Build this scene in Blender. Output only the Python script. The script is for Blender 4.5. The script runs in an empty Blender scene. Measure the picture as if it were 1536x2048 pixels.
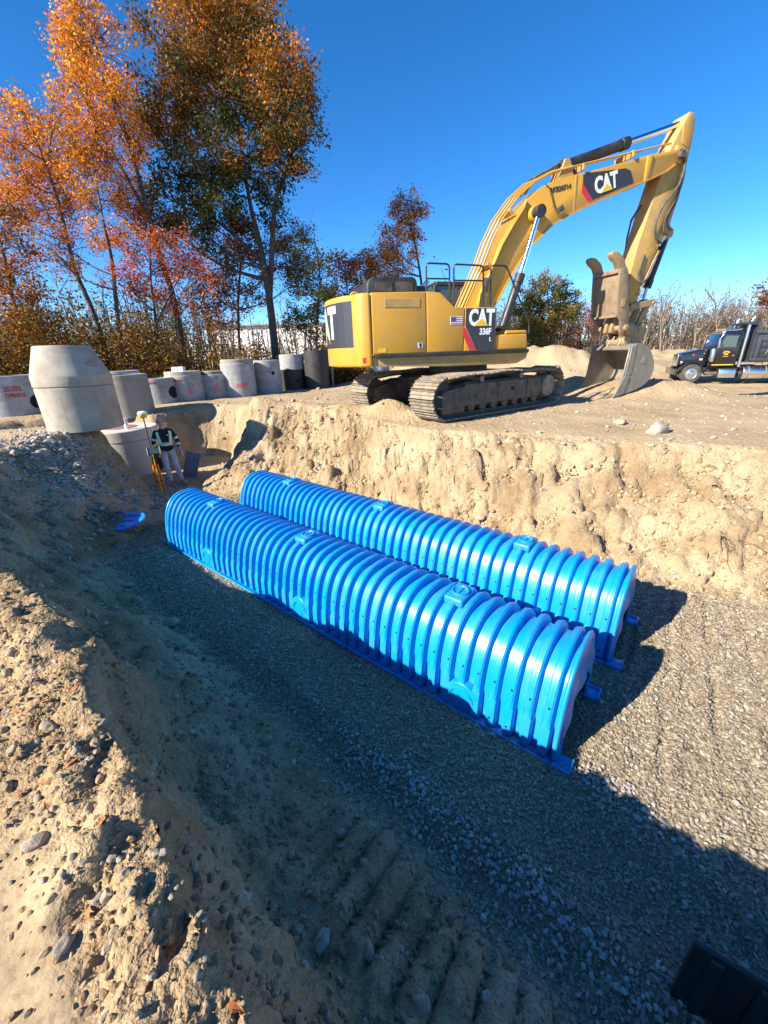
import bpy, bmesh, math, random
import numpy as np
from mathutils import Vector, Matrix
R = math.radians
SC = bpy.context.scene
COL = SC.collection
# ---------------------------------------------------------------- camera, sky, sun, exposure
cam_d = bpy.data.cameras.new('camera'); cam = bpy.data.objects.new('camera', cam_d); COL.objects.link(cam)
cam_d.sensor_fit = 'VERTICAL'; cam_d.sensor_height = 36.0; cam_d.lens = 795/2048*36
cam_d.clip_start = 0.05; cam_d.clip_end = 3000
cam.matrix_world = Matrix.Translation((0, 0, 1.55)) @ Matrix.Rotation(R(68), 4, 'X') @ Matrix.Rotation(R(-2), 4, 'Z')
SC.camera = cam
SUN_AZ, SUN_EL = 61.0, 31.0           # direction the light travels (clockwise from +Y), height of the sun
W = bpy.data.worlds.new('World'); SC.world = W; W.use_nodes = True
nt = W.node_tree; sky = nt.nodes.new('ShaderNodeTexSky'); sky.sky_type = 'NISHITA'; sky.sun_disc = False
sky.sun_elevation = R(SUN_EL); sky.sun_rotation = R(SUN_AZ + 180); sky.altitude = 2000; sky.air_density = 0.8; sky.dust_density = 0.4; sky.ozone_density = 3.0
bg = nt.nodes['Background']; bg.inputs['Strength'].default_value = 0.12
hs = nt.nodes.new('ShaderNodeHueSaturation'); hs.inputs['Saturation'].default_value = 1.24
wb = nt.nodes.new('ShaderNodeMix'); wb.data_type = 'RGBA'; wb.blend_type = 'MULTIPLY'; wb.inputs['Factor'].default_value = 1; wb.inputs['B'].default_value = (.88, .94, 1.0, 1)   # cool white balance of the clear northern sky
nt.links.new(sky.outputs['Color'], wb.inputs['A']); nt.links.new(wb.outputs['Result'], hs.inputs['Color']); nt.links.new(hs.outputs['Color'], bg.inputs['Color'])
sl = bpy.data.lights.new('sun', 'SUN'); sl.energy = 5.0; sl.angle = R(0.53); sl.color = (1.0, 0.90, 0.76)
so = bpy.data.objects.new('sun', sl); COL.objects.link(so)
ld = Vector((math.sin(R(SUN_AZ))*math.cos(R(SUN_EL)), math.cos(R(SUN_AZ))*math.cos(R(SUN_EL)), -math.sin(R(SUN_EL))))
so.rotation_euler = ld.to_track_quat('-Z', 'Y').to_euler()
SC.view_settings.view_transform = 'Standard'; SC.view_settings.look = 'None'; SC.view_settings.gamma = 1
SC.view_settings.exposure = 1.2
SC.cycles.max_bounces = 8; SC.cycles.diffuse_bounces = 6; SC.cycles.transparent_max_bounces = 8

# ---------------------------------------------------------------- helpers
rng = np.random.default_rng(7); rnd = random.Random(11)
def tag(o, label=None, cat=None, group=None, kind=None):
    if label: o['label'] = label
    if cat: o['category'] = cat
    if group: o['group'] = group
    if kind: o['kind'] = kind
    return o
def link(o, parent=None):
    COL.objects.link(o)
    if parent is not None: o.parent = parent
    return o
def empty(name, loc=(0, 0, 0), rz=0, label=None, cat=None, group=None):
    o = bpy.data.objects.new(name, None); o.location = loc; o.rotation_euler = (0, 0, rz); o.empty_display_size = .2
    link(o); return tag(o, label, cat, group)
def dup(o, parent=None):
    c = o.copy(); link(c, parent); return c
def copy_tree(o, parent=None):
    c = dup(o, parent)
    for ch in list(o.children): copy_tree(ch, c)
    return c

class MB:
    "collects shapes; build() links them as one mesh object"
    def __init__(s): s.bm = bmesh.new()
    def box(s, c, d, rot=None, taper=None):
        hx, hy, hz = d[0]/2, d[1]/2, d[2]/2
        M = rot if rot is not None else Matrix.Identity(3)
        vs = []
        for z in (-1, 1):
            k = 1 if (taper is None or z < 0) else taper
            for x, y in ((-1, -1), (1, -1), (1, 1), (-1, 1)):
                vs.append(s.bm.verts.new(Vector(c) + M @ Vector((x*hx*k, y*hy*k, z*hz))))
        for f in ((3, 2, 1, 0), (4, 5, 6, 7), (0, 1, 5, 4), (1, 2, 6, 5), (2, 3, 7, 6), (3, 0, 4, 7)):
            s.bm.faces.new([vs[i] for i in f])
        return s
    def prism(s, pts, y0, y1, axis='y'):
        "outline pts (a,b) extruded; axis y: (x,z) outline, axis z: (x,y), axis x: (y,z)"
        def P(p, t):
            if axis == 'y': return (p[0], t, p[1])
            if axis == 'z': return (p[0], p[1], t)
            return (t, p[0], p[1])
        a = [s.bm.verts.new(P(p, y0)) for p in pts]; b = [s.bm.verts.new(P(p, y1)) for p in pts]
        n = len(pts)
        s.bm.faces.new(a); s.bm.faces.new(b[::-1])
        for i in range(n): s.bm.faces.new((a[i], b[i], b[(i+1) % n], a[(i+1) % n]))
        return s
    def tube(s, path, r, n=8, cap=True):
        path = [Vector(p) for p in path]; rings = []
        rs = r if isinstance(r, (list, tuple)) else [r]*len(path)
        up = Vector((0.13, 0.21, 1)).normalized()
        for i, p in enumerate(path):
            t = (path[min(i+1, len(path)-1)] - path[max(i-1, 0)]).normalized()
            a = t.cross(up)
            if a.length < 1e-3: a = t.cross(Vector((1, 0, 0)))
            a.normalize(); b = t.cross(a).normalized()
            rings.append([s.bm.verts.new(p + (a*math.cos(k*2*math.pi/n) + b*math.sin(k*2*math.pi/n))*rs[i]) for k in range(n)])
        for i in range(len(rings)-1):
            for k in range(n): s.bm.faces.new((rings[i][k], rings[i][(k+1) % n], rings[i+1][(k+1) % n], rings[i+1][k]))
        if cap:
            s.bm.faces.new(rings[0][::-1]); s.bm.faces.new(rings[-1])
        return s
    def cyl(s, a, b, r, n=20): return s.tube([a, b], r, n)
    def lathe(s, prof, c=(0, 0, 0), n=32, M=None):
        rings = []
        for r, z in prof:
            ring = []
            for k in range(n):
                v = Vector((r*math.cos(2*math.pi*k/n), r*math.sin(2*math.pi*k/n), z))
                if M is not None: v = M @ v
                ring.append(s.bm.verts.new(v + Vector(c)))
            rings.append(ring)
        for i in range(len(rings)-1):
            for k in range(n): s.bm.faces.new((rings[i][k], rings[i][(k+1) % n], rings[i+1][(k+1) % n], rings[i+1][k]))
        if prof[0][0] > 1e-4: s.bm.faces.new(rings[0][::-1])
        if prof[-1][0] > 1e-4: s.bm.faces.new(rings[-1])
        return s
    def build(s, name, mat, parent=None, bevel=0, seg=2, smooth=True, angle=35):
        if bevel > 0:
            bmesh.ops.remove_doubles(s.bm, verts=s.bm.verts, dist=1e-5)
            bmesh.ops.recalc_face_normals(s.bm, faces=s.bm.faces)
            es = [e for e in s.bm.edges if len(e.link_faces) == 2 and e.calc_face_angle(0) > R(28)]
            bmesh.ops.bevel(s.bm, geom=es, offset=bevel, segments=seg, profile=.5, affect='EDGES', clamp_overlap=True)
        bmesh.ops.recalc_face_normals(s.bm, faces=s.bm.faces)
        me = bpy.data.meshes.new(name); s.bm.to_mesh(me); s.bm.free()
        return finish(me, name, mat, parent, smooth, angle)
def finish(me, name, mat, parent=None, smooth=True, angle=35):
    if mat is not None: me.materials.append(mat)
    if smooth:
        me.shade_smooth()
        try: me.set_sharp_from_angle(angle=R(angle))
        except Exception: pass
    o = bpy.data.objects.new(name, me); link(o, parent); return o
def np_mesh(name, V, Fq, mat, parent=None, smooth=False):
    V = np.asarray(V, np.float32); Fq = np.asarray(Fq, np.int32); k = Fq.shape[1]
    me = bpy.data.meshes.new(name); me.vertices.add(len(V)); me.vertices.foreach_set('co', V.ravel())
    me.loops.add(Fq.size); me.loops.foreach_set('vertex_index', Fq.ravel())
    me.polygons.add(len(Fq)); me.polygons.foreach_set('loop_start', np.arange(0, Fq.size, k, dtype=np.int32))
    me.update(calc_edges=True); me.validate()
    if smooth: me.shade_smooth()
    if mat is not None: me.materials.append(mat)
    o = bpy.data.objects.new(name, me); link(o, parent); return o
def text_mesh(name, txt, size, mat, parent, M, bold=0.0, sx=1.0, ext=.003):
    cu = bpy.data.curves.new('t', 'FONT'); cu.body = txt; cu.size = size; cu.extrude = ext; cu.offset = bold; cu.align_x = 'CENTER'; cu.align_y = 'CENTER'; cu.resolution_u = 3
    t = bpy.data.objects.new('t', cu); COL.objects.link(t)
    dg = bpy.context.evaluated_depsgraph_get(); me = bpy.data.meshes.new_from_object(t.evaluated_get(dg))
    bpy.data.objects.remove(t); me.name = name
    me.transform(M @ Matrix.Diagonal((sx, 1, 1, 1)))
    me.materials.clear()
    return finish(me, name, mat, parent, False)

# ---------------------------------------------------------------- materials
def mat(name, col, rough=.6, metal=0, var=.12, scale=6, bump=0, bscale=40, spec=.5, coat=0, dirt=None, dscale=3, damt=.5, coords='Object'):
    m = bpy.data.materials.new(name); m.use_nodes = True; n = m.node_tree.nodes; l = m.node_tree.links
    b = n['Principled BSDF']; b.inputs['Roughness'].default_value = rough; b.inputs['Metallic'].default_value = metal
    b.inputs['Specular IOR Level'].default_value = spec
    if coat: b.inputs['Coat Weight'].default_value = coat; b.inputs['Coat Roughness'].default_value = .12
    tc = n.new('ShaderNodeTexCoord'); no = n.new('ShaderNodeTexNoise'); no.inputs['Scale'].default_value = scale; no.inputs['Detail'].default_value = 6
    l.new(tc.outputs[coords], no.inputs['Vector'])
    rp = n.new('ShaderNodeValToRGB'); c = Vector(col[:3])
    rp.color_ramp.elements[0].position = .3; rp.color_ramp.elements[1].position = .7
    rp.color_ramp.elements[0].color = (*(c*(1-var)), 1); rp.color_ramp.elements[1].color = (*(c*(1+var)), 1)
    l.new(no.outputs['Fac'], rp.inputs['Fac']); out = rp.outputs['Color']
    if dirt:
        n2 = n.new('ShaderNodeTexNoise'); n2.inputs['Scale'].default_value = dscale; n2.inputs['Detail'].default_value = 8; n2.inputs['Roughness'].default_value = .65
        l.new(tc.outputs[coords], n2.inputs['Vector'])
        r2 = n.new('ShaderNodeValToRGB'); r2.color_ramp.elements[0].position = .5-.25*damt; r2.color_ramp.elements[1].position = .85-.3*damt
        l.new(n2.outputs['Fac'], r2.inputs['Fac'])
        mx = n.new('ShaderNodeMix'); mx.data_type = 'RGBA'; mx.inputs['B'].default_value = (*dirt, 1)
        mu = n.new('ShaderNodeMath'); mu.operation = 'MULTIPLY'; mu.inputs[1].default_value = damt
        l.new(r2.outputs['Color'], mu.inputs[0]); l.new(mu.outputs[0], mx.inputs['Factor']); l.new(out, mx.inputs['A']); out = mx.outputs['Result']
        mr = n.new('ShaderNodeMapRange'); mr.inputs['To Min'].default_value = rough; mr.inputs['To Max'].default_value = .95
        l.new(mu.outputs[0], mr.inputs['Value']); l.new(mr.outputs['Result'], b.inputs['Roughness'])
    l.new(out, b.inputs['Base Color'])
    if bump:
        nb = n.new('ShaderNodeTexNoise'); nb.inputs['Scale'].default_value = bscale; nb.inputs['Detail'].default_value = 7
        l.new(tc.outputs[coords], nb.inputs['Vector'])
        bp = n.new('ShaderNodeBump'); bp.inputs['Strength'].default_value = bump; bp.inputs['Distance'].default_value = .02
        l.new(nb.outputs['Fac'], bp.inputs['Height']); l.new(bp.outputs['Normal'], b.inputs['Normal'])
    return m
DUST = (.42, .34, .24)
M = {}
M['yellow'] = mat('yellow_paint', (.58, .29, .018), .38, var=.05, scale=2, coat=.12, dirt=(.40, .265, .10), dscale=2.6, damt=.5)
M['yellow_dirty'] = mat('dirty_yellow_paint', (.50, .29, .06), .6, var=.12, dirt=(.30, .22, .13), dscale=3.5, damt=.7)
M['black'] = mat('black_paint', (.018, .019, .022), .42, var=.15, dirt=(.09, .08, .07), dscale=3, damt=.35)
M['decal'] = mat('charcoal_decal', (.035, .037, .043), .4, var=.06)
M['white'] = mat('white_decal', (.8, .8, .8), .45, var=.03)
M['tri'] = mat('yellow_decal', (.78, .48, .03), .45, var=.03)
M['red'] = mat('red_decal', (.55, .03, .05), .45, var=.05)
M['navy'] = mat('navy_decal', (.05, .07, .2), .45, var=.05)
M['track'] = mat('track_steel', (.20, .17, .135), .6, .35, var=.3, scale=5, bump=.25, dirt=(.42, .34, .24), dscale=5, damt=.7)
M['trackdark'] = mat('muddy_track_frame', (.055, .047, .04), .65, .2, var=.4, bump=.5, bscale=12, dirt=(.24, .19, .135), dscale=5, damt=.6)
M['chrome'] = mat('chrome_rod', (.75, .75, .77), .12, 1, var=.03)
M['alu'] = mat('polished_aluminium', (.72, .72, .72), .28, 1, var=.08, scale=12)
M['steel'] = mat('worn_bucket_steel', (.25, .23, .2), .48, .45, var=.2, scale=4, bump=.15, dirt=(.34, .275, .195), dscale=2.6, damt=.55)
M['tan'] = mat('worn_tan_paint', (.34, .225, .105), .6, .1, var=.15, bump=.12, dirt=(.26, .2, .14), dscale=4, damt=.6)
M['thumb'] = mat('rusty_brown_steel', (.22, .155, .095), .65, .1, var=.2, bump=.15, dirt=(.34, .25, .16), dscale=3, damt=.6)
M['rubber'] = mat('rubber', (.028, .027, .026), .7, var=.2, dirt=(.2, .17, .13), dscale=4, damt=.5)
M['hose'] = mat('dusty_hose', (.055, .052, .048), .55, var=.3, dirt=(.25, .22, .18), dscale=8, damt=.45)
M['glass'] = mat('cab_glass', (.05, .08, .085), .05, var=.05, spec=.8)
M['blue'] = mat('blue_plastic', (.002, .265, .65), .30, var=.035, scale=2, spec=.55, bump=.03, bscale=70, dirt=(.20, .34, .46), dscale=3.5, damt=.22)
M['hole'] = mat('dark_hole', (.004, .006, .012), .9)
M['conc'] = mat('pale_concrete', (.43, .385, .31), .9, var=.13, scale=3, bump=.25, bscale=55, dirt=(.26, .225, .175), dscale=2.6, damt=.75)
M['concsunlit'] = mat('sunlit_pale_concrete', (.56, .53, .47), .88, var=.08, scale=3, bump=.2, bscale=55, dirt=(.42, .385, .325), dscale=2.2, damt=.4)  # paler copy of the concrete: sunlight on the manhole put into the colour
M['concdark'] = mat('brown_stained_concrete', (.32, .29, .245), .92, var=.15, scale=3, bump=.3, bscale=50, dirt=(.21, .185, .15), dscale=1.8, damt=.6)
M['concgrey'] = mat('grey_concrete', (.38, .385, .385), .9, var=.18, scale=4, bump=.3, bscale=50, dirt=(.22, .22, .215), dscale=3.2, damt=.7)
M['tar'] = mat('black_tar_coating', (.022, .022, .024), .55, var=.3, bump=.2, dirt=(.06, .058, .055), dscale=4, damt=.5)
M['spray'] = mat('red_spray_paint', (.42, .06, .04), .8, var=.2)
M['pink'] = mat('pink_spray_paint', (.62, .13, .17), .8, var=.2)
M['sprayblue'] = mat('blue_spray_paint', (.03, .16, .5), .8, var=.2)
M['pipe'] = mat('black_corrugated_plastic', (.02, .02, .022), .4, var=.15, dirt=(.12, .1, .08), dscale=6, damt=.4)
M['panel'] = mat('black_ribbed_plastic', (.032, .034, .038), .38, var=.12, bump=.03, bscale=60, dirt=(.08, .075, .07), dscale=9, damt=.3)
M['rock'] = mat('pale_granite', (.39, .325, .235), .92, var=.22, scale=5, bump=.5, bscale=22, dirt=(.34, .27, .18), dscale=5, damt=.5)
M['rockgrey'] = mat('grey_granite', (.36, .31, .24), .92, var=.22, scale=6, bump=.5, bscale=22, dirt=(.28, .24, .18), dscale=5, damt=.4)
M['bark'] = mat('grey_brown_bark', (.085, .066, .052), .95, var=.35, scale=8, bump=.6, bscale=18)
M['barkpale'] = mat('pale_grey_bark', (.21, .175, .135), .95, var=.25, scale=5, bump=.4, bscale=16)
M['building'] = mat('white_wall', (.78, .78, .76), .7, var=.04)
M['truckblack'] = mat('gloss_black_paint', (.010, .010, .012), .16, var=.1, coat=.6)
M['dump'] = mat('dark_slate_paint', (.03, .038, .05), .4, var=.15, dirt=(.1, .09, .08), dscale=2, damt=.3)
M['gold'] = mat('gold_lettering', (.62, .38, .06), .5, var=.1)
# ---------------------------------------------------------------- terrain
def perlin3(x, y, z, seed=0):
    xi = np.floor(x).astype(np.int64); yi = np.floor(y).astype(np.int64); zi = np.floor(z).astype(np.int64)
    xf = x-xi; yf = y-yi; zf = z-zi
    f = lambda t: t*t*t*(t*(t*6-15)+10)
    u, v, w = f(xf), f(yf), f(zf)
    def g(i, j, k, a, b, c):
        h = ((i*374761393 + j*668265263 + k*2147483647*3 + seed*1274126177) & 0xffffffff)
        h = ((h ^ (h >> 13))*1274126177) & 0xffffffff; h = h ^ (h >> 16)
        gx = (h & 1023)/511.5-1; gy = ((h >> 10) & 1023)/511.5-1; gz = ((h >> 20) & 1023)/511.5-1
        return gx*a+gy*b+gz*c
    L = lambda a, b, t: a+(b-a)*t
    x00 = L(g(xi, yi, zi, xf, yf, zf), g(xi+1, yi, zi, xf-1, yf, zf), u)
    x10 = L(g(xi, yi+1, zi, xf, yf-1, zf), g(xi+1, yi+1, zi, xf-1, yf-1, zf), u)
    x01 = L(g(xi, yi, zi+1, xf, yf, zf-1), g(xi+1, yi, zi+1, xf-1, yf, zf-1), u)
    x11 = L(g(xi, yi+1, zi+1, xf, yf-1, zf-1), g(xi+1, yi+1, zi+1, xf-1, yf-1, zf-1), u)
    return L(L(x00, x10, v), L(x01, x11, v), w)
def fbm(x, y, z, sc, oc=4, seed=0, ridge=False):
    o = np.zeros_like(x); a = 1.0
    for i in range(oc):
        k = sc*2**i; p = perlin3(x*k+17.3*i, y*k+5.1*i, z*k+3.7*i, seed+i)
        o += a*((1-2*np.abs(p)) if ridge else p); a *= .5
    return o
def sstep(a, b, x):
    t = np.clip((x-a)/(b-a), 0, 1); return t*t*(3-2*t)
TOE = [(7.5, -5.2), (3.9, -1.84), (2.4, -.5), (.96, .88), (.84, .99), (.69, 1.16), (.48, 1.37), (.31, 1.58), (0, 1.89), (-.27, 2.05), (-.59, 2.35), (-.99, 2.75), (-1.48, 3.2), (-1.97, 3.67), (-2.72, 4.31), (-3.69, 5.13), (-4.46, 6.04), (-4.75, 7.0), (-5.0, 8.0), (-5.5, 9.1), (-6.5, 10.4), (-8.4, 10.5), (-9.5, 11.2), (-9.2, 12.5), (-7.9, 12.75), (-6.7, 12.7), (-6.0, 13.4), (-5.1, 13.2), (-4.6, 11.7), (-4.75, 9.6), (-3.65, 9.25), (-2.51, 8.95), (-.08, 7.55), (1.94, 5.85), (3.36, 4.85), (4.05, 4.42), (4.68, 4.05), (6.5, 2.9), (9.5, 1), (14, -4)]
CREST = [(7.0, -6.5), (3.27, -2.94), (1.45, -1.24), (.35, -.22), (-.38, .46), (-.66, .72), (-.95, 1.05), (-1.2, 1.25), (-1.5, 1.5), (-1.75, 1.95), (-2.4, 2.35), (-3.2, 2.85), (-4.5, 3.75), (-5.8, 4.9), (-6.6, 6.0), (-7.1, 7.2), (-7.0, 8.3), (-6.85, 9.2), (-7.1, 10.1), (-7.8, 10.1), (-8.7, 9.9), (-9.9, 10.1), (-10.9, 10.8), (-10.9, 12.2), (-9.6, 13.0), (-8.4, 12.95), (-7.3, 12.95), (-6.9, 13.8), (-5.9, 14.5), (-4.7, 14.3), (-4.05, 13.0), (-3.6, 12.0), (-2.6, 12.2), (-1.5, 11.6), (-.9, 10.8), (-.2, 9.8), (.5, 8.95), (1.1, 8.3), (2.0, 7.95), (3.1, 7.5), (4.0, 6.95), (5.0, 6.35), (6.5, 5.5), (8.5, 4.2), (12, 2.2), (18, -5)]
def poly_dist(x, y, P):
    d = np.full(x.shape, 1e9); ins = np.zeros(x.shape, bool); n = len(P)
    for i in range(n):
        ax, ay = P[i]; bx, by = P[(i+1) % n]; dx, dy = bx-ax, by-ay
        t = np.clip(((x-ax)*dx+(y-ay)*dy)/(dx*dx+dy*dy), 0, 1)
        d = np.minimum(d, (x-ax-t*dx)**2+(y-ay-t*dy)**2)
        if ay != by:
            c = ((ay > y) != (by > y)) & (x < (bx-ax)*(y-ay)/(by-ay)+ax); ins ^= c
    return np.sqrt(d), ins
BUMPS = [  # x, y, rx, ry, h  spoil heaps
    (-3.7, 12.5, .75, .55, .42), (-2.3, 12.3, .8, .5, .22), (-.9, 11.3, .9, .5, .25), (.25, 10.75, .6, .45, .34), (.9, 10.0, .5, .3, .15), (8.1, 13.2, 1.5, .9, .45), (9.3, 12.6, 1.2, .8, .3), (6.9, 14.6, 1.3, .9, .45),
    (9.4, 20.5, 1.9, 1.8, 1.15), (7.4, 21.5, 2.0, 1.8, .95), (11.4, 21.5, 1.6, 1.5, .7), (4.5, 21.0, 2.4, 1.6, .8), (1.5, 21.5, 2.4, 1.4, .75), (16.5, 30.0, 6.0, 3.0, 1.0), (25, 36, 9, 5, 1.6),
    (-2.75, 2.45, .45, .35, .14), (-3.8, 3.1, .5, .4, .16)]
ND = np.array((.68, .73)); AD = np.array((.73, -.68))
def terrain(x, y):
    z3 = np.zeros_like(x)
    n1 = fbm(x, y, z3, .9, 4, 3); n2 = fbm(x, y, z3, 3.1, 3, 9)
    dT, iT = poly_dist(x, y, TOE); dC, iC = poly_dist(x, y, CREST)
    n = x*ND[0]+y*ND[1]; a = x*AD[0]+y*AD[1]
    left = 1-sstep(1.3, 2.2, n - .12*np.maximum(0, -a-3.4))
    left = left*sstep(-8.5, -6.0, a)
    wall = (~iT) & iC
    s = dT/(dT+dC+1e-6)
    near = np.clip(np.minimum(dT, dC)*3, 0, 1)
    s = np.clip(s + near*(.16*n1+.09*n2), 0, 1)
    steep = np.where(s < .72, s/.72*.24, .24+(s-.72)/.28*.76)
    mid = sstep(0, 1, s)*.35+s*.65
    # broader, more even slope further along the left bank
    k = sstep(-2.2, -4.6, a) if False else 1-sstep(-4.6, -2.4, a)
    prof_l = steep*(1-k)+(s**1.55)*k
    prof = prof_l*left + mid*(1-left)
    up = 0*x
    # upper ground
    up += .13*np.exp(-((x+7.6)/2.6)**2-((y-9.0)/2.4)**2)
    up += -.8*sstep(7, 17, x)*sstep(7, 20, y) - .15*np.exp(-((x+8.0)/1.2)**2-((y-13.4)/1.0)**2)
    up += .035*n1*sstep(0, 3, dC)+.018*n1
    for bx, by, rx, ry, h in BUMPS:
        g = np.exp(-((x-bx)/rx)**2-((y-by)/ry)**2); up = up + h*g*(1+.25*n1*sstep(.05, .4, g))
    # loose ridge along the near left crest
    lc = np.exp(-((n-.0)/.17)**2)*sstep(-4.5, -3.0, a)*(1-sstep(1.5, 4, a))
    up = up + lc*(.03+.24*np.abs(fbm(x, y, z3, 2.4, 3, 21)))
    far = np.hypot(x, y)
    up = up + sstep(60, 200, y)*4*(.5+.5*np.tanh(x/40)) 
    fl = -1.55 + .018*n1 + .01*n2
    # windrows in the stone bed
    fl = fl + .05*np.exp(-((n-1.6-.1*n1)/.16)**2)*sstep(-5, -2.5, a) + .03*np.exp(-((n-2.35+.15*n1)/.12)**2)*sstep(-3, -1, a)
    # cleat ruts pressed into the stone
    pr_ = x*.82-y*.57+.12*n1; ru = np.abs(((pr_/.36) % 1)-.5)*.36; fl = fl - .045*np.exp(-(ru/.03)**2)*sstep(1.6, 2.4, x)*np.clip(.45+1.6*fbm(x, y, z3, 1.4, 2, 77), 0, 1) + .02*np.exp(-((ru-.07)/.05)**2)*sstep(1.6, 2.4, x)
    z = np.where(iT, fl, np.where(wall, fl+(up-fl)*prof, up))
    # machine track imprint on the dirt strip between bank and stone
    imp = sstep(.50, .64, n)*(1-sstep(1.06, 1.2, n))*sstep(-1.75, -1.3, a)*(1-sstep(.9, 1.4, a))*np.clip(.75+.9*n1, .2, 1)
    z = z + imp*.12*(np.abs(np.sin((a*1.0+n*.18)*math.pi/.17))**.7-.5)
    wallf = np.where(wall, np.clip(np.minimum(dT, dC)*4+.15, 0, 1), 0)
    stone = np.where(iT, 1.0, np.exp(-(dT/.12)**2))
    # dirt at the far end, where no stone was spread
    stone = stone*(1-sstep(-.3, .5, (-x-4.55)+(y-7.2)*.62 + .4*n1))
    return z, wallf, stone, iC
NX, NY, AW = 920, 720, 1.2
def axis(lo, hi, c, n):
    s = np.linspace(math.asinh((lo-c)/AW), math.asinh((hi-c)/AW), n); return c+AW*np.sinh(s)
gx = axis(-260, 260, -.3, NX); gy = axis(-14, 420, 1.6, NY)
X, Y = np.meshgrid(gx, gy)
Z, WALL, STONE, INC = terrain(X, Y)
dzx = np.gradient(Z, axis=1)/np.gradient(X, axis=1); dzy = np.gradient(Z, axis=0)/np.gradient(Y, axis=0)
nl = np.sqrt(dzx**2+dzy**2+1); NXv, NYv, NZv = -dzx/nl, -dzy/nl, 1/nl
dist = np.hypot(X, Y)
fade = 1-sstep(14, 40, dist)
c1 = fbm(X, Y, Z, 2.2, 3, 31); c2 = fbm(X, Y, Z, 7.0, 4, 41); c3 = fbm(X, Y, Z*.6, 3.5, 3, 51, True); c4 = fbm(X, Y, Z, 30.0, 2, 61)
flat = (1-WALL)*(1-STONE)
lump = np.clip(c2, 0, 1)**1.3
def terrace(v, k):
    t = v*k; f = np.floor(t); r_ = t-f; return (f+np.clip(r_*3.2-1.1, 0, 1))/k
nn_ = X*ND[0]+Y*ND[1]; aa_ = X*AD[0]+Y*AD[1]
scr = fbm(aa_*1.0, nn_*.10, Z*.12, 6.5, 3, 71)      # tooth scrapes running down the slope
nearb = 1-sstep(1.5, 2.3, nn_)
strip = sstep(.38, .6, nn_)*nearb*sstep(-3.5, -2.2, aa_)
wal = .10*terrace(c1, 5)+.04*c1+.07*terrace(c2, 4)+.02*c2+.05*(c3-.6)+.035*c4+.05*scr
waln = (.08*c1+.035*c2+.03*terrace(c2, 4)+.03*c4+.045*scr)*(1-.72*strip)
DISP = WALL*(wal*(1-nearb)+waln*nearb) + flat*(.016*c1+.022*lump+.010*c4) + STONE*(.012*c2)
rim = np.exp(-((X*ND[0]+Y*ND[1]+.12)/.30)**2)*sstep(-4.8, -3.6, X*AD[0]+Y*AD[1])
DISP += rim*(1-STONE)*(.05*c1+.075*lump+.03*c4-.012)
sm = sstep(.12, .26, -(X*ND[0]+Y*ND[1])+.05*c1)*sstep(-2.0, -1.3, X*AD[0]+Y*AD[1])*(dist < 6)
DISP *= fade*(1-.85*sm)
Xd, Yd, Zd = X+NXv*DISP, Y+NYv*DISP, Z+NZv*DISP
def ground(x, y):
    i = int(np.clip(np.searchsorted(gx, x), 1, NX-1)); j = int(np.clip(np.searchsorted(gy, y), 1, NY-1))
    tx = (x-gx[i-1])/(gx[i]-gx[i-1]); ty = (y-gy[j-1])/(gy[j]-gy[j-1])
    q = Zd[j-1:j+1, i-1:i+1]
    return float((q[0, 0]*(1-tx)+q[0, 1]*tx)*(1-ty)+(q[1, 0]*(1-tx)+q[1, 1]*tx)*ty)
def ground_v(x, y):
    i = np.clip(np.searchsorted(gx, x), 1, NX-1); j = np.clip(np.searchsorted(gy, y), 1, NY-1)
    tx = (x-gx[i-1])/(gx[i]-gx[i-1]); ty = (y-gy[j-1])/(gy[j]-gy[j-1])
    return (Zd[j-1, i-1]*(1-tx)+Zd[j-1, i]*tx)*(1-ty)+(Zd[j, i-1]*(1-tx)+Zd[j, i]*tx)*ty
def field(A, x, y):
    i = np.clip(np.searchsorted(gx, x), 0, NX-1); j = np.clip(np.searchsorted(gy, y), 0, NY-1); return A[j, i]
# ground material: dry sand, moist brown bank soil, crushed stone bed
gm = bpy.data.materials.new('sandy_ground'); gm.use_nodes = True; n = gm.node_tree.nodes; l = gm.node_tree.links
b = n['Principled BSDF']; b.inputs['Roughness'].default_value = .95; b.inputs['Specular IOR Level'].default_value = .15
tc = n.new('ShaderNodeTexCoord')
def NZ(sc, det=6, rough=.6):
    q = n.new('ShaderNodeTexNoise'); q.inputs['Scale'].default_value = sc; q.inputs['Detail'].default_value = det; q.inputs['Roughness'].default_value = rough
    l.new(tc.outputs['Object'], q.inputs['Vector']); return q.outputs['Fac']
def RAMP(src, stops):
    q = n.new('ShaderNodeValToRGB'); e = q.color_ramp.elements
    while len(e) < len(stops): e.new(.5)
    for k, (p, c) in enumerate(stops): e[k].position = p; e[k].color = (*c, 1)
    l.new(src, q.inputs['Fac']); return q.outputs['Color']
def MIX(f, a, bb, mode='MIX'):
    q = n.new('ShaderNodeMix'); q.data_type = 'RGBA'; q.blend_type = mode
    if isinstance(f, float): q.inputs['Factor'].default_value = f
    else: l.new(f, q.inputs['Factor'])
    l.new(a, q.inputs['A']); l.new(bb, q.inputs['B']); return q.outputs['Result']
def ATT(nm):
    q = n.new('ShaderNodeAttribute'); q.attribute_name = nm; return q.outputs['Fac']
sand = RAMP(NZ(.7), [(.3, (.36, .26, .145)), (.5, (.45, .34, .205)), (.7, (.51, .40, .255))])
fine = RAMP(NZ(38, 8, .75), [(.35, (.55, .5, .44)), (.5, (1, 1, 1)), (.68, (1.18, 1.16, 1.12))])
sand = MIX(.75, sand, fine, 'MULTIPLY')
soil = RAMP(NZ(1.1, 7, .62), [(.32, (.23, .158, .085)), (.47, (.36, .265, .155)), (.6, (.44, .34, .215)), (.75, (.51, .415, .285))])
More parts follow.
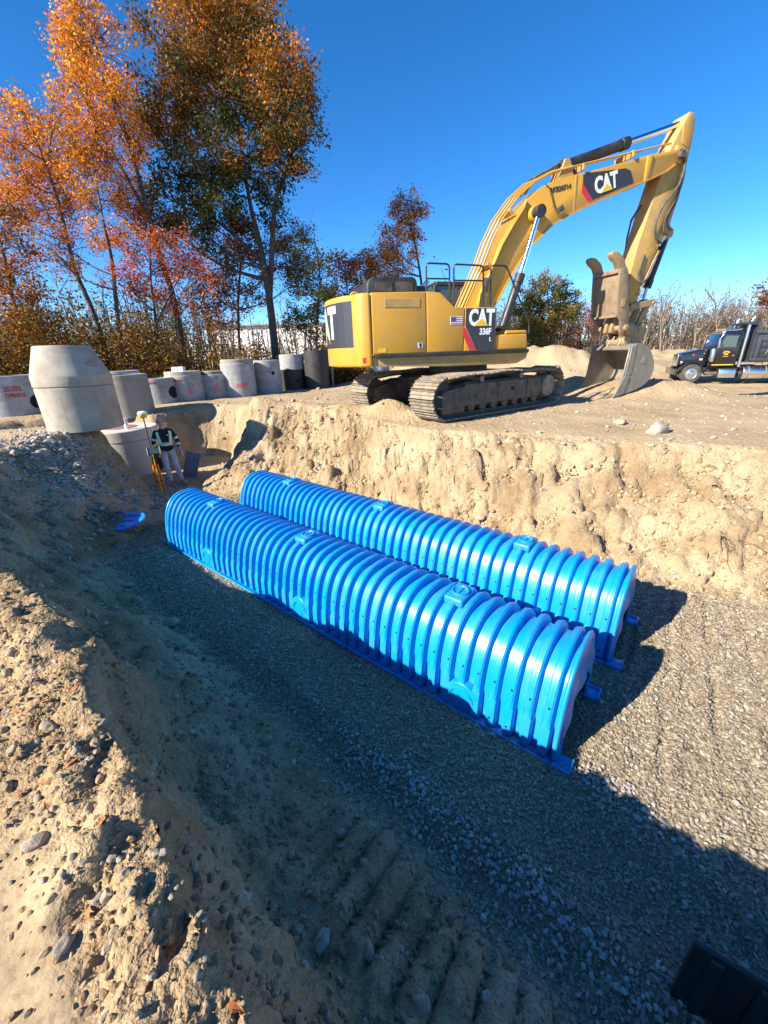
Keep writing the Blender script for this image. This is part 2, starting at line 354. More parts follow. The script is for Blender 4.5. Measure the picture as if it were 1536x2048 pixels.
soil = MIX(.7, soil, fine, 'MULTIPLY')
st = RAMP(NZ(14, 4), [(.35, (.18, .145, .098)), (.6, (.28, .23, .162))])
vo = n.new('ShaderNodeTexVoronoi'); vo.inputs['Scale'].default_value = 48; l.new(tc.outputs['Object'], vo.inputs['Vector'])
vc = n.new('ShaderNodeSeparateColor'); l.new(vo.outputs['Color'], vc.inputs['Color'])
stv = RAMP(vc.outputs[0], [(0, (.8, .8, .8)), (1, (1.35, 1.33, 1.28))]); st = MIX(1.0, st, stv, 'MULTIPLY')
nsoil = RAMP(NZ(2.1), [(.3, (.25, .17, .09)), (.5, (.35, .25, .14)), (.72, (.42, .315, .188))]); nsoil = MIX(.7, nsoil, fine, 'MULTIPLY')
c = MIX(ATT('wall'), sand, soil); c = MIX(ATT('near'), c, nsoil); c = MIX(ATT('stone'), c, st); l.new(c, b.inputs['Base Color'])
bp = n.new('ShaderNodeBump'); bst = n.new('ShaderNodeMapRange'); bst.inputs['To Min'].default_value = .75; bst.inputs['To Max'].default_value = .12; l.new(ATT('packed'), bst.inputs['Value']); l.new(bst.outputs['Result'], bp.inputs['Strength']); bp.inputs['Distance'].default_value = .07
ad = n.new('ShaderNodeMath'); ad.operation = 'MULTIPLY_ADD'; ad.inputs[1].default_value = .3; l.new(NZ(70, 3, .5), ad.inputs[0]); l.new(NZ(11, 5, .55), ad.inputs[2])
l.new(ad.outputs[0], bp.inputs['Height']); l.new(bp.outputs['Normal'], b.inputs['Normal'])
idx = np.arange(NX*NY).reshape(NY, NX)
Fq = np.stack([idx[:-1, :-1], idx[:-1, 1:], idx[1:, 1:], idx[1:, :-1]], -1).reshape(-1, 4)
gnd = np_mesh('ground', np.stack([Xd, Yd, Zd], -1).reshape(-1, 3), Fq, gm, smooth=True)
tag(gnd, 'pale sandy ground with the dug pit and its banks', kind='structure')
NEAR = (1-sstep(4.5, 7.5, dist))*(1-sstep(.3, 1.0, X*ND[0]+Y*ND[1]))
NEAR = NEAR*(1-.45*sm)
for nm, A in (('packed', sm), ('near', NEAR), ('wall', WALL), ('stone', STONE)):
    at = gnd.data.attributes.new(nm, 'FLOAT', 'POINT'); at.data.foreach_set('value', A.astype(np.float32).ravel())

# ---------------------------------------------------------------- instanced loose stone (uncountable)
def stone_mat(name, stops):
    m = bpy.data.materials.new(name); m.use_nodes = True; n = m.node_tree.nodes; l = m.node_tree.links
    b = n['Principled BSDF']; b.inputs['Roughness'].default_value = .9; b.inputs['Specular IOR Level'].default_value = .25
    oi = n.new('ShaderNodeObjectInfo'); q = n.new('ShaderNodeValToRGB'); e = q.color_ramp.elements
    while len(e) < len(stops): e.new(.5)
    for k, (p, c) in enumerate(stops): e[k].position = p; e[k].color = (*c, 1)
    l.new(oi.outputs['Random'], q.inputs['Fac']); l.new(q.outputs['Color'], b.inputs['Base Color']); return m
def scatter(name, P, scale, label, mt, seed=0, parent=None, squash=.62, cat=None):
    me = bpy.data.meshes.new(name); me.vertices.add(len(P)); me.vertices.foreach_set('co', np.asarray(P, np.float32).ravel())
    a = me.attributes.new('size', 'FLOAT', 'POINT'); a.data.foreach_set('value', np.asarray(scale, np.float32))
    o = bpy.data.objects.new(name, me); link(o, parent); tag(o, label, cat, kind='stuff')
    g = bpy.data.node_groups.new(name, 'GeometryNodeTree')
    g.interface.new_socket('Geometry', in_out='INPUT', socket_type='NodeSocketGeometry'); g.interface.new_socket('Geometry', in_out='OUTPUT', socket_type='NodeSocketGeometry')
    N = g.nodes; K = g.links
    i = N.new('NodeGroupInput'); out = N.new('NodeGroupOutput')
    ico = N.new('GeometryNodeMeshIcoSphere'); ico.inputs['Radius'].default_value = .5; ico.inputs['Subdivisions'].default_value = 1 if seed < 50 else 2
    rv = N.new('FunctionNodeRandomValue'); rv.data_type = 'FLOAT_VECTOR'; q = .17 if seed < 50 else .085; rv.inputs['Min'].default_value = (-q,)*3; rv.inputs['Max'].default_value = (q,)*3; rv.inputs['Seed'].default_value = seed
    sp = N.new('GeometryNodeSetPosition'); K.new(ico.outputs['Mesh'], sp.inputs['Geometry']); K.new(rv.outputs['Value'], sp.inputs['Offset'])
    sm = N.new('GeometryNodeSetMaterial'); sm.inputs['Material'].default_value = mt; K.new(sp.outputs['Geometry'], sm.inputs['Geometry'])
    ip = N.new('GeometryNodeInstanceOnPoints'); K.new(i.outputs[0], ip.inputs['Points']); K.new(sm.outputs['Geometry'], ip.inputs['Instance'])
    rr = N.new('FunctionNodeRandomValue'); rr.data_type = 'FLOAT_VECTOR'; rr.inputs['Min'].default_value = (-.5, -.5, 0); rr.inputs['Max'].default_value = (.5, .5, 6.28); rr.inputs['Seed'].default_value = seed+1
    K.new(rr.outputs['Value'], ip.inputs['Rotation'])
    rs = N.new('FunctionNodeRandomValue'); rs.data_type = 'FLOAT_VECTOR'; rs.inputs['Min'].default_value = (.75, .55, squash*.7); rs.inputs['Max'].default_value = (1.35, 1.0, squash*1.25); rs.inputs['Seed'].default_value = seed+2
    na = N.new('GeometryNodeInputNamedAttribute'); na.data_type = 'FLOAT'; na.inputs['Name'].default_value = 'size'
    vm = N.new('ShaderNodeVectorMath'); vm.operation = 'SCALE'; K.new(rs.outputs['Value'], vm.inputs[0]); K.new(na.outputs['Attribute'], vm.inputs['Scale'])
    K.new(vm.outputs[0], ip.inputs['Scale']); K.new(ip.outputs[0], out.inputs[0])
    md = o.modifiers.new('stones', 'NODES'); md.node_group = g
    return o
def pts_where(n, x0, x1, y0, y1, prob):
    x = rng.uniform(x0, x1, n); y = rng.uniform(y0, y1, n); k = rng.random(n) < prob(x, y); x, y = x[k], y[k]
    return x, y
# crushed stone bed
x, y = pts_where(480000, -5.6, 7.5, -1.0, 9.6, lambda x, y: field(STONE, x, y)*(.35+.65*np.clip(1.25-np.hypot(x, y)/9, 0, 1)))
s = np.clip(rng.lognormal(-4.0, .32, len(x)), .013, .05)*(1+.09*np.maximum(0, np.hypot(x, y)-2))
scatter('crushed_stone', np.stack([x, y, ground_v(x, y)+.004], 1), s, 'grey crushed stone spread over the pit floor', stone_mat('crushed_stone', [(0, (.21, .168, .115)), (.5, (.305, .252, .178)), (.85, (.36, .308, .228)), (1, (.43, .39, .32))]), 3)
def streak(x, y):
    n = x*ND[0]+y*ND[1]; a = x*AD[0]+y*AD[1]; w = fbm(x, y, 0*x, 1.3, 2, 5)
    p = .9*np.exp(-((n-1.52-.12*w)/.13)**2)*sstep(-2.6, -1.2, a) + .75*np.exp(-((n-2.45-.2*w)/.12)**2)*np.clip(.3+1.5*w, 0, 1) + .25*np.clip(w-.1, 0, 1)
    return .6*np.clip(p, 0, 1)*field(STONE, x, y)
x, y = pts_where(150000, -4.5, 6, -.6, 6.5, streak); s = rng.uniform(.024, .048, len(x))
scatter('coarse_stone', np.stack([x, y, ground_v(x, y)+.014], 1), s, 'paler coarse stones in streaks on the pit floor', stone_mat('coarse_stone', [(0, (.24, .225, .20)), (.5, (.35, .33, .30)), (1, (.50, .48, .45))]), 12)
# pebbles and clods on the banks and the upper ground
pm = stone_mat('pebbles', [(0, (.24, .18, .115)), (.4, (.37, .295, .20)), (.8, (.42, .355, .265)), (1, (.48, .43, .36))])
def pebp(x, y):
    n = x*ND[0]+y*ND[1]; a = x*AD[0]+y*AD[1]
    return np.clip(np.exp(-((n+.10)/np.where(a > -1.7, .11, .26))**2)*.75+.012+.25*field(WALL, x, y), 0, 1)*(1-field(STONE, x, y))*(1-.9*field(sm, x, y))
x, y = pts_where(34000, -7, 1.5, -.6, 6.0, pebp); s = np.clip(rng.lognormal(-4.25, .6, len(x)), .007, .06)
scatter('pebbles', np.stack([x, y, ground_v(x, y)+s*.1], 1), s, 'small pebbles and clods strewn along the sandy bank', stone_mat('rim_pebbles', [(0, (.19, .135, .08)), (.4, (.28, .21, .132)), (.8, (.34, .275, .195)), (1, (.43, .385, .31))]), 55)
x, y = pts_where(20000, -12, 14, 5, 20, lambda x, y: (1-field(STONE, x, y))*(.25+.5*field(WALL, x, y)+.5*np.clip(fbm(x, y, 0*x, .5, 2, 8), 0, 1)))
s = np.clip(rng.lognormal(-3.6, .55, len(x)), .012, .10)
scatter('gravel', np.stack([x, y, ground_v(x, y)+s*.12], 1), s, 'loose gravel scattered over the far bank and yard', pm, 65)
x, y = pts_where(14000, -9, -4.6, 6.2, 11, lambda x, y: np.exp(-((x+6.3)/1.0)**2-((y-8.6)/1.2)**2)*(1-field(STONE, x, y)))
s = np.clip(rng.lognormal(-2.95, .35, len(x)), .025, .12)
scatter('rubble', np.stack([x, y, ground_v(x, y)+s*.15], 1), s, 'broken stone rubble spilling down beneath the manhole sections', stone_mat('rubble', [(0, (.24, .21, .17)), (.5, (.38, .34, .28)), (1, (.52, .48, .42))]), 75)

x, y = pts_where(200000, -6, 9, 3.5, 13.5, lambda x, y: np.where(field(WALL, x, y) > .3, .55, 0)*(x*ND[0]+y*ND[1] > 2.6))
s = np.clip(rng.lognormal(-3.55, .6, len(x)), .012, .12)
jit = rng.normal(0, .02, (len(x), 3))
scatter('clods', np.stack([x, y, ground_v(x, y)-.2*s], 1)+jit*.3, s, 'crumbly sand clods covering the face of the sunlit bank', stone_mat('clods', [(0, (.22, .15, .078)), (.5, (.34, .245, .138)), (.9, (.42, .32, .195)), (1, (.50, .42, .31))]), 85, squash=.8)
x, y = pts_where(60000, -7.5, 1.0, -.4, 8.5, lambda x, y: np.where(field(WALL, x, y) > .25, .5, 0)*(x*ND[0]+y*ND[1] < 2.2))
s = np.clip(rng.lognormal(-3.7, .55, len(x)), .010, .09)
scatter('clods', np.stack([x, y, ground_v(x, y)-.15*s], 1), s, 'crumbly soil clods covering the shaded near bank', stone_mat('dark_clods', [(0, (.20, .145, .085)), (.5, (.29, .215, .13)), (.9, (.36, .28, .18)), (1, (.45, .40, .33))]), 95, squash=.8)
x, y = pts_where(40000, -5, 1.2, -.5, 4.5, lambda x, y: np.exp(-((x*ND[0]+y*ND[1]+.08)/.20)**2)*np.where(field(STONE, x, y) < .1, 1, 0))
s = np.clip(rng.lognormal(-4.2, .5, len(x)), .007, .045)
scatter('clods', np.stack([x, y, ground_v(x, y)-.1*s], 1), s, 'loose sand crumbs heaped along the sunny rim', stone_mat('rim_clods', [(0, (.21, .145, .078)), (.5, (.285, .205, .118)), (1, (.36, .275, .175))]), 96, squash=.8)
# ---------------------------------------------------------------- blue storm chambers
FLOOR = -1.55
CD = Vector((-.767, .6415, 0)); CN = Vector((.6415, .767, 0)); CYAW = math.atan2(CD.y, CD.x)
CL, CA, CH, NR = 2.225, .435, .835, 15
def arch(phi, e=.78):
    c, s_ = np.cos(phi), np.sin(phi)
    return CA*np.sign(c)*np.abs(c)**e, CH*np.abs(s_)**e
def trap(t, w, e):   # t in 0..1 around the rib centre .5
    d = np.abs(t-.5); return 1-np.clip((d-w/2)/e, 0, 1)**2*(3-2*np.clip((d-w/2)/e, 0, 1))
def chamber_shell():
    per = 22; nx = NR*per+1; nf = 84
    xs = np.linspace(0, CL, nx); ph = np.linspace(0, np.pi, nf)
    y0, z0 = arch(ph); dy = np.gradient(y0); dz = np.gradient(z0); ln = np.hypot(dy, dz)+1e-9
    ny, nz = dz/ln, -dy/ln
    ny, nz = ny, nz
    t = (xs/(CL/NR)) % 1.0; t[-1] = 0
    up = .054*trap(t, .38, .085)+.010*trap((t+.05) % 1, .13, .035)
    lo = .068*trap(t, .50, .05)
    zl = .40*CH
    k = 1/(1+np.exp((z0-zl)/.006)); base = np.clip(z0/.06, 0, 1)
    D = (up[None, :]*(1-k[:, None])+lo[None, :]*k[:, None])*base[:, None]
    Xc = np.repeat(xs[None, :], nf, 0); Yc = y0[:, None]+ny[:, None]*D; Zc = z0[:, None]+nz[:, None]*D
    V = np.stack([Xc, Yc, Zc], -1).reshape(-1, 3)
    idx = np.arange(nf*nx).reshape(nf, nx)
    F = np.stack([idx[:-1, :-1], idx[:-1, 1:], idx[1:, 1:], idx[1:, :-1]], -1).reshape(-1, 4)
    return V, F
V, F = chamber_shell()
shell0 = np_mesh('shell', V, F, M['blue'], smooth=True); shell0.data.set_sharp_from_angle(angle=R(32))
sd = shell0.modifiers.new('thickness', 'SOLIDIFY'); sd.thickness = .006; sd.offset = 0
def side_point(z, off=0, side=-1):
    ph = np.linspace(0, np.pi/2, 400); yy, zz = arch(ph); i = int(np.argmin(np.abs(zz-z)))
    i = max(1, min(398, i)); t = np.array((yy[i+1]-yy[i-1], zz[i+1]-zz[i-1])); t /= np.linalg.norm(t); nn = np.array((t[1], -t[0]))
    p = np.array((yy[i], zz[i]))+nn*off
    return -side*-1*0+side*p[0]*1.0, p[1]
def flange_mesh(side, cut=0):
    mb = MB(); y0 = side*(CA-.01); y1 = side*.515
    mb.box((CL/2, (y0+y1)/2, .012), (CL-.012, abs(y1-y0), .016))
    mb.box((CL/2, y1, .02), (CL-.012, .016, .034))
    for k in range(6): mb.box((CL*(k+.5)/6, side*(CA+.025), .045), (.012, .05, .07))
    return mb
def port_top():
    mb = MB(); zt = CH+.012
    mb.box((CL/2, 0, zt+.03), (.20, .30, .085)); o = mb.build('inspection_port', M['blue'], None, bevel=.022, seg=3)
    mb = MB(); mb.lathe([(.055, 0), (.085, 0), (.085, .02), (.07, .022), (.062, .008), (.0001, .006)], (CL/2, 0, zt+.069), 28)
    mb.box((CL/2, 0, zt+.081), (.02, .15, .012))
    o2 = mb.build('port_ring', M['blue'], o, bevel=0); return o
def side_port(side):
    rr = .165; pts = [(rr*math.cos(a), .17+rr*math.sin(a)*1.05) for a in np.linspace(0, math.pi, 15)]
    x0 = .80
    outline = [(x0+rr, .02)]+[(x0+px, pz) for px, pz in pts]+[(x0-rr, .02)]
    mb = MB(); y_in = side*(CA-.06); y_out = side*(CA+.066)
    mb.prism(outline, y_in, y_out); o = mb.build('side_port', M['blue'], None, bevel=.012, seg=3)
    mb = MB(); arc = [(x0+.115*math.cos(a), y_out+side*.002, .16+.125*math.sin(a)) for a in np.linspace(.1, math.pi-.1, 18)]
    mb.tube(arc, .011, 6); mb.build('port_rib', M['blue'], o)
    return o
def perforations():
    mb = MB()
    for i in range(NR):
        xx = CL/NR*(i+.5)
        for zf in (.17, .58):
            for side in (-1, 1):
                ph = math.asin(min(1, (zf)**(1/.78))); y, z = CA*math.cos(ph)**.78, CH*math.sin(ph)**.78
                e = 1e-3; y2, z2 = CA*math.cos(ph+e)**.78, CH*math.sin(ph+e)**.78
                t = Vector((0, y2-y, z2-z)).normalized(); nn = Vector((0, t.z, -t.y)); off = .0695 if zf < .4 else .064
                if zf < .4 and abs(xx-.8) < .2: continue
                p = Vector((xx, y, z))+nn*off; p.y *= side if side > 0 else -1; q = Vector((0, nn.y*side, nn.z))
                mb.tube([p-q*.006, p+q*.004], .0105, 7)
    return tag(mb.build('perforations', M['hole'], None), kind='stuff')
def end_wall(name, xo, dirx):
    "end frame: from the last rib, leaning outwards to a lower arched opening"
    nf = 49; ph = np.linspace(0, np.pi, nf); y0, z0 = arch(ph)
    rings = []
    prof = [(.99, .99, -.004), (1.10, 1.062, 0.0), (1.125, 1.078, .014), (1.10, 1.06, .028), (1.06, 1.0, .030), (1.03, .93, .040), (1.02, .88, .028), (1.0, .80, .042), (.98, .73, .030), (.955, .66, .044), (.93, .60, .034), (.90, .56, .050), (.895, .555, .030)]
    for sy, sz, x in prof:
        wob = .010*np.sin(ph*7+sz*16)*(1 if .55 < sz < .97 else 0)
        rings.append(np.stack([xo+dirx*(x+wob), y0*sy, z0*sz], -1))
    V = np.concatenate(rings); n = len(prof); idx = np.arange(n*nf).reshape(n, nf)
    F = np.stack([idx[:-1, :-1], idx[:-1, 1:], idx[1:, 1:], idx[1:, :-1]], -1).reshape(-1, 4)
    o = np_mesh(name, V, F, M['blue'], smooth=True); sd = o.modifiers.new('thickness', 'SOLIDIFY'); sd.thickness = .008; sd.offset = 0
    return o
def end_foot(side, xo, dirx):
    mb = MB()
    mb.box((xo+dirx*.075, side*.445, .012), (.15, .155, .018)); mb.box((xo+dirx*.145, side*.445, .022), (.016, .155, .038)); mb.box((xo+dirx*.075, side*.517, .0225), (.148, .016, .037))
    o = mb.build('foot', M['blue'], None, bevel=.005); 
    return o
protos = dict(perf=perforations(), top=port_top(), sl=side_port(-1), sr=side_port(1), fl=flange_mesh(-1).build('base_flange', M['blue'], None, bevel=.003, seg=1), fr=flange_mesh(1).build('base_flange', M['blue'], None, bevel=.003, seg=1),
              e0=end_wall('end_wall', .0, -1), e1=end_wall('end_wall', CL, 1), f00=end_foot(-1, 0, -1), f01=end_foot(1, 0, -1), f10=end_foot(-1, CL, 1), f11=end_foot(1, CL, 1))
PA = Vector((1.345, 2.06, FLOOR)); ROWS = [(PA+CN*.515, 'row beside the shaded bank'), (PA+CN*(.515+1.44)-CD*.09, 'row beside the sunlit bank')]
for base, where in ROWS:
    for k in range(3):
        pos = ('blue ribbed chamber with open arched end, ', 'middle blue ribbed chamber, ', 'blue ribbed chamber closest to the standing worker, ')[k]
        root = empty('storm_chamber', base+CD*(CL*k+.145)+Vector((0, 0, .012)), CYAW, pos+where, 'storm chamber', 'blue storm chambers on the pit floor')
        dup(shell0, root)
        keys = ['perf', 'sl', 'sr', 'fl', 'fr']
        if k == 0: keys += ['e0', 'f00', 'f01']
        if k == 2: keys += ['e1', 'f10', 'f11']
        for q in keys: copy_tree(protos[q], root)
        copy_tree(protos['top'], root)
def drop(o):
    for ch in list(o.children): drop(ch)
    bpy.data.objects.remove(o)
for o in list(protos.values())+[shell0]: drop(o)
# ---------------------------------------------------------------- excavator
EXY = (2.155, 11.569); EXZ = .03
exc = empty('excavator', (EXY[0], EXY[1], EXZ), .258, 'yellow tracked excavator with long curved boom parked above the sandy pit bank', 'excavator')
TY = .611-.258
def track_path():
    "closed loop (x,z), shoe outer surface"
    P = []
    P += [(x, .0) for x in np.linspace(-1.95, 1.95, 40)]
    P += [(2.0+.50*math.sin(a), .50-.50*math.cos(a)) for a in np.linspace(.05, math.pi*.92, 22)]
    xs = np.linspace(2.0, -1.95, 60)[1:]
    for x in xs:
        u = (x+1.95)/3.95
        P.append((x, .955+.05*math.sin(u*math.pi*1.0)-.012*math.cos(u*math.pi*6)))
    P += [(-1.97-.48*math.sin(a), .48+.48*math.cos(a)) for a in np.linspace(.08, math.pi*.97, 22)]
    return np.array(P)
TPATH = track_path()
seg = np.linalg.norm(np.roll(TPATH, -1, 0)-TPATH, axis=1); cum = np.concatenate([[0], np.cumsum(seg)]); TLEN = cum[-1]
def tp_at(d):
    d = d % TLEN; i = int(np.searchsorted(cum, d, 'right')-1); i = min(i, len(TPATH)-1)
    a, b_ = TPATH[i], TPATH[(i+1) % len(TPATH)]; f = (d-cum[i])/seg[i]; p = a+(b_-a)*f; t = (b_-a)/seg[i]; return p, math.atan2(t[1], t[0])
NS = 49; PITCH = TLEN/NS; SW = .80
mb = MB(); mb.box((0, 0, .034), (PITCH*.86, SW, .018))
for gx_ in (-.085, .0, .085): mb.box((gx_, 0, .010), (.016, SW, .034))
shoe0 = mb.build('track_shoe', M['track'], None, smooth=False)
for sgn in (-1, 1):
    yc = sgn*1.295
    mb = MB()   # roller frame
    mb.prism([(-1.75, .30), (1.55, .30), (1.7, .42), (1.66, .74), (1.45, .80), (-1.2, .80), (-1.75, .70)], yc-.21, yc+.21)
    mb.prism([(-1.35, .27), (1.48, .27), (1.58, .40), (1.52, .70), (1.40, .76), (-1.35, .76)], yc-.31, yc+.31)
    mb.prism([(-2.1, .14), (-1.37, .16), (-1.37, .72), (-1.6, .72), (-2.1, .62)], yc-.33, yc+.33)
    fr = mb.build('track_frame', M['trackdark'], exc, bevel=.02); fr.rotation_euler = (0, 0, TY)
    mb = MB()
    for dpos in np.linspace(0, TLEN, 150):
        p, an = tp_at(dpos); rot = Matrix.Rotation(-an, 3, 'Y')
        off = rot @ Vector((0, 0, .075))
        for yy in (-.11, .11): mb.box((p[0]+off.x, yc+yy, p[1]+off.z), (.078, .045, .085), rot)
    tag(mb.build('link_chain', M['trackdark'], fr, smooth=False), kind='stuff')
    for rx in np.linspace(-1.45, 1.4, 8):
        mb = MB(); mb.cyl((rx, yc-.24, .24), (rx, yc+.24, .24), .125, 18); mb.build('track_roller', M['trackdark'], fr, bevel=.01, seg=1)
    for rx in (-.75, .75):
        mb = MB(); mb.cyl((rx, yc-.26, .84), (rx, yc+.2, .84), .075, 16); mb.build('carrier_roller', M['track'], fr, bevel=.008, seg=1)
    mb = MB(); mb.cyl((-1.97, yc-.17, .48), (-1.97, yc+.17, .48), .36, 32); mb.cyl((-1.97, yc-.22, .48), (-1.97, yc+.22, .48), .17, 24); mb.build('idler', M['trackdark'], fr, bevel=.015, seg=1)
    mb = MB()
    for k in range(21):
        a = 2*math.pi*k/21; mb.box((2.0+.37*math.cos(a), yc, .50+.37*math.sin(a)), (.07, .07, .06), Matrix.Rotation(-a, 3, 'Y'))
    mb.cyl((2.0, yc-.06, .5), (2.0, yc+.06, .5), .355, 32); mb.build('sprocket', M['trackdark'], fr)
    mb = MB(); mb.lathe([(.30, 0), (.30, .14), (.27, .19), (.245, .20), (.0001, .205)], (2.0, yc+sgn*.06, .5), 32, Matrix.Rotation(-sgn*R(90), 3, 'X')); mb.build('final_drive', M['track'], fr)
    for bx_ in (-1.36, -.2, .95):
        mb = MB(); mb.box((bx_, yc-sgn*-.315, .52), (.05, .03, .48)); mb.build('frame_rib', M['trackdark'], fr, bevel=.008, seg=1)
    mb = MB(); mb.box((.35, yc+sgn*.312, .55), (.12, .02, .09)); mb.build('frame_port', M['hole'], fr)
    for k in range(NS):
        p, an = tp_at(k*PITCH)
        o = dup(shoe0, fr); o.location = (p[0], yc, p[1]); o.rotation_euler = (0, -an, 0)
drop(shoe0)
mb = MB(); mb.prism([(-1.1, .45), (1.1, .45), (1.25, .85), (.6, .98), (-.6, .98), (-1.25, .85)], -1.1, 1.1); cb = mb.build('car_body', M['trackdark'], exc, bevel=.03); cb.rotation_euler = (0, 0, TY)
mb = MB(); mb.cyl((0, 0, .93), (0, 0, 1.22), .78, 48); mb.build('swing_bearing', M['trackdark'], exc, bevel=.01, seg=1)
# upper frame
Y0 = -1.49
mb = MB(); mb.prism([(-2.75, 1.21), (-.9, 1.14), (.9, 1.14), (1.15, 1.25), (1.2, 1.42), (-2.75, 1.42)], Y0+.04, 1.40); mb.build('platform', M['yellow_dirty'], exc, bevel=.02)
mb = MB(); mb.box((-.77, Y0-.005, 1.425), (3.86, .07, .085)); mb.build('side_step', M['black'], exc, bevel=.02)
# counterweight: plan outline with round rear, extruded and softened
pl = [(-2.755, Y0-.01)]
for a in np.linspace(0, 1, 9): pl.append((-2.755-.33*math.sin(a*math.pi/2), Y0-.01+.30*(1-math.cos(a*math.pi/2))))
for t_ in np.linspace(-1, 1, 13)[1:-1]: pl.append((-3.085-.42*(1-t_*t_)**.8, t_*1.19))
pl += [(q[0], -q[1]) for q in pl[:10][::-1]]
mb = MB(); mb.prism(pl, 1.20, 2.67, 'z'); cw = mb.build('counterweight', M['yellow'], exc, bevel=.055, seg=4)
# rear decal wrapped round the tail
rear = [p for p in pl if p[0] < -3.02]
def tail(yy, off):
    ys = [p[1] for p in rear]; xs_ = [p[0] for p in rear]; return float(np.interp(yy, ys, xs_))-off
def wrap(o, off, y_of=None):
    for v in o.data.vertices:
        yy = v.co.y; v.co.x = tail(yy, off+v.co.x)
mb = MB()
for k in range(24):
    ya, yb = -1.18+2.36*k/24, -1.18+2.36*(k+1)/24
    q = [mb.bm.verts.new((tail(yy, .006), yy, zz)) for yy, zz in ((ya, 1.62), (yb, 1.62), (yb, 2.55), (ya, 2.55))]; mb.bm.faces.new(q)
dc = mb.build('decal_panel', M['decal'], cw)
TM = Matrix.Rotation(R(-90), 4, 'Z') @ Matrix.Rotation(R(90), 4, 'X')
t = text_mesh('lettering', 'CAT', .9, M['white'], cw, Matrix.Translation((0, 0, 2.12)) @ TM, .04, .80); 
bm_ = bmesh.new(); bm_.from_mesh(t.data); bmesh.ops.triangulate(bm_, faces=bm_.faces); bmesh.ops.subdivide_edges(bm_, edges=bm_.edges[:], cuts=5, use_grid_fill=True); bm_.to_mesh(t.data); bm_.free()
for v in t.data.vertices: v.co.x = tail(v.co.y, .012)
mb = MB(); mb.bm.faces.new([mb.bm.verts.new((tail(yy, .018), yy, zz)) for yy, zz in ((-.33, 1.72), (.33, 1.72), (0, 2.12))]); mb.build('emblem', M['tri'], cw)
mb = MB(); mb.box((-2.92, Y0+.035, 1.345), (.11, .02, .11), Matrix.Rotation(R(-12), 3, 'Z')); mb.build('reflector', M['red'], cw)
for yy in (-.8, .8):
    mb = MB(); mb.tube([(-2.95+.09*math.cos(a), yy, 2.65+.1*math.sin(a)) for a in np.linspace(0, math.pi, 9)], .03, 8); mb.build('lifting_eye', M['yellow_dirty'], cw)
# engine housing: side doors
mb = MB(); mb.prism([(-2.74, 1.46), (-1.485, 1.46), (-1.515, 2.69), (-2.74, 2.67)], Y0, -.3); d1 = mb.build('engine_door', M['yellow'], exc, bevel=.018, seg=3)
mb = MB(); mb.box((-2.05, Y0-.003, 2.47), (.80, .012, .17)); mb.build('vent_recess', M['yellow_dirty'], d1, bevel=.004, seg=1)
mb = MB(); mb.box((-1.64, Y0-.006, 1.62), (.115, .02, .12)); h_ = mb.build('door_latch', M['alu'], d1, bevel=.006, seg=1)
mb = MB(); mb.box((-1.64, Y0-.018, 1.62), (.05, .01, .085)); mb.build('latch_pull', M['black'], d1)
mb = MB(); mb.box((-2.53, Y0-.003, 1.535), (.18, .008, .085)); mb.build('warning_sticker', M['tri'], d1)
mb = MB(); mb.prism([(-1.47, 1.46), (-.58, 1.46), (-.575, 2.38), (-.83, 2.385), (-1.17, 2.67), (-1.50, 2.69)], Y0, -.3); d2 = mb.build('side_panel', M['yellow'], exc, bevel=.018, seg=3)
mb = MB(); mb.box((-.77, Y0-.004, 2.11), (.30, .008, .165)); fg = mb.build('flag_sticker', M['white'], d2)
for k in range(4): 
    mb = MB(); mb.box((-.77, Y0-.0095, 2.048+.0415*k), (.29, .004, .020)); mb.build('flag_stripe', M['red'], fg)
mb = MB(); mb.box((-.855, Y0-.0125, 2.145), (.12, .005, .085)); mb.build('flag_canton', M['navy'], fg)
mb = MB(); mb.prism([(-.56, 1.46), (.235, 1.46), (.225, 2.375), (-.56, 2.38)], Y0-.004, -.45); d3 = mb.build('hydraulic_cabinet', M['yellow'], exc, bevel=.015, seg=2)
mb = MB(); mb.prism([(-.55, 2.36), (.205, 2.355), (.215, 1.475), (-.24, 1.475), (-.55, 2.0)], Y0-.012, Y0-.006); mb.build('decal_panel', M['decal'], d3)
mb = MB(); mb.prism([(-.60, 2.0), (-.56, 1.96), (-.26, 1.475), (-.42, 1.475), (-.60, 1.80)], Y0-.0125, Y0-.0055); mb.build('red_stripe', M['red'], d3)
FM = Matrix.Rotation(R(90), 4, 'X')
text_mesh('lettering', 'CAT', .46, M['white'], d3, Matrix.Translation((-.15, Y0-.015, 2.15)) @ FM, .02, .70)
mb = MB(); mb.prism([(-.34, 1.99), (.03, 1.99), (-.155, 2.15)], Y0-.024, Y0-.013); mb.build('emblem', M['tri'], d3)
text_mesh('model_number', '336F', .19, M['white'], d3, Matrix.Translation((-.04, Y0-.015, 1.865)) @ FM, .006, .8)
text_mesh('model_number', 'L', .12, M['white'], d3, Matrix.Translation((.10, Y0-.015, 1.70)) @ FM, .003, .9)
mb = MB(); mb.prism([(.26, 1.46), (1.14, 1.46), (1.10, 1.80), (.26, 1.80)], Y0+.02, -.55); tb = mb.build('toolbox', M['yellow'], exc, bevel=.03, seg=3)
mb = MB(); mb.prism([(.5, 1.805), (1.12, 1.805), (1.08, 1.885), (.54, 1.885)], Y0+.03, -.7); mb.build('lid', M['yellow'], tb, bevel=.03, seg=3)
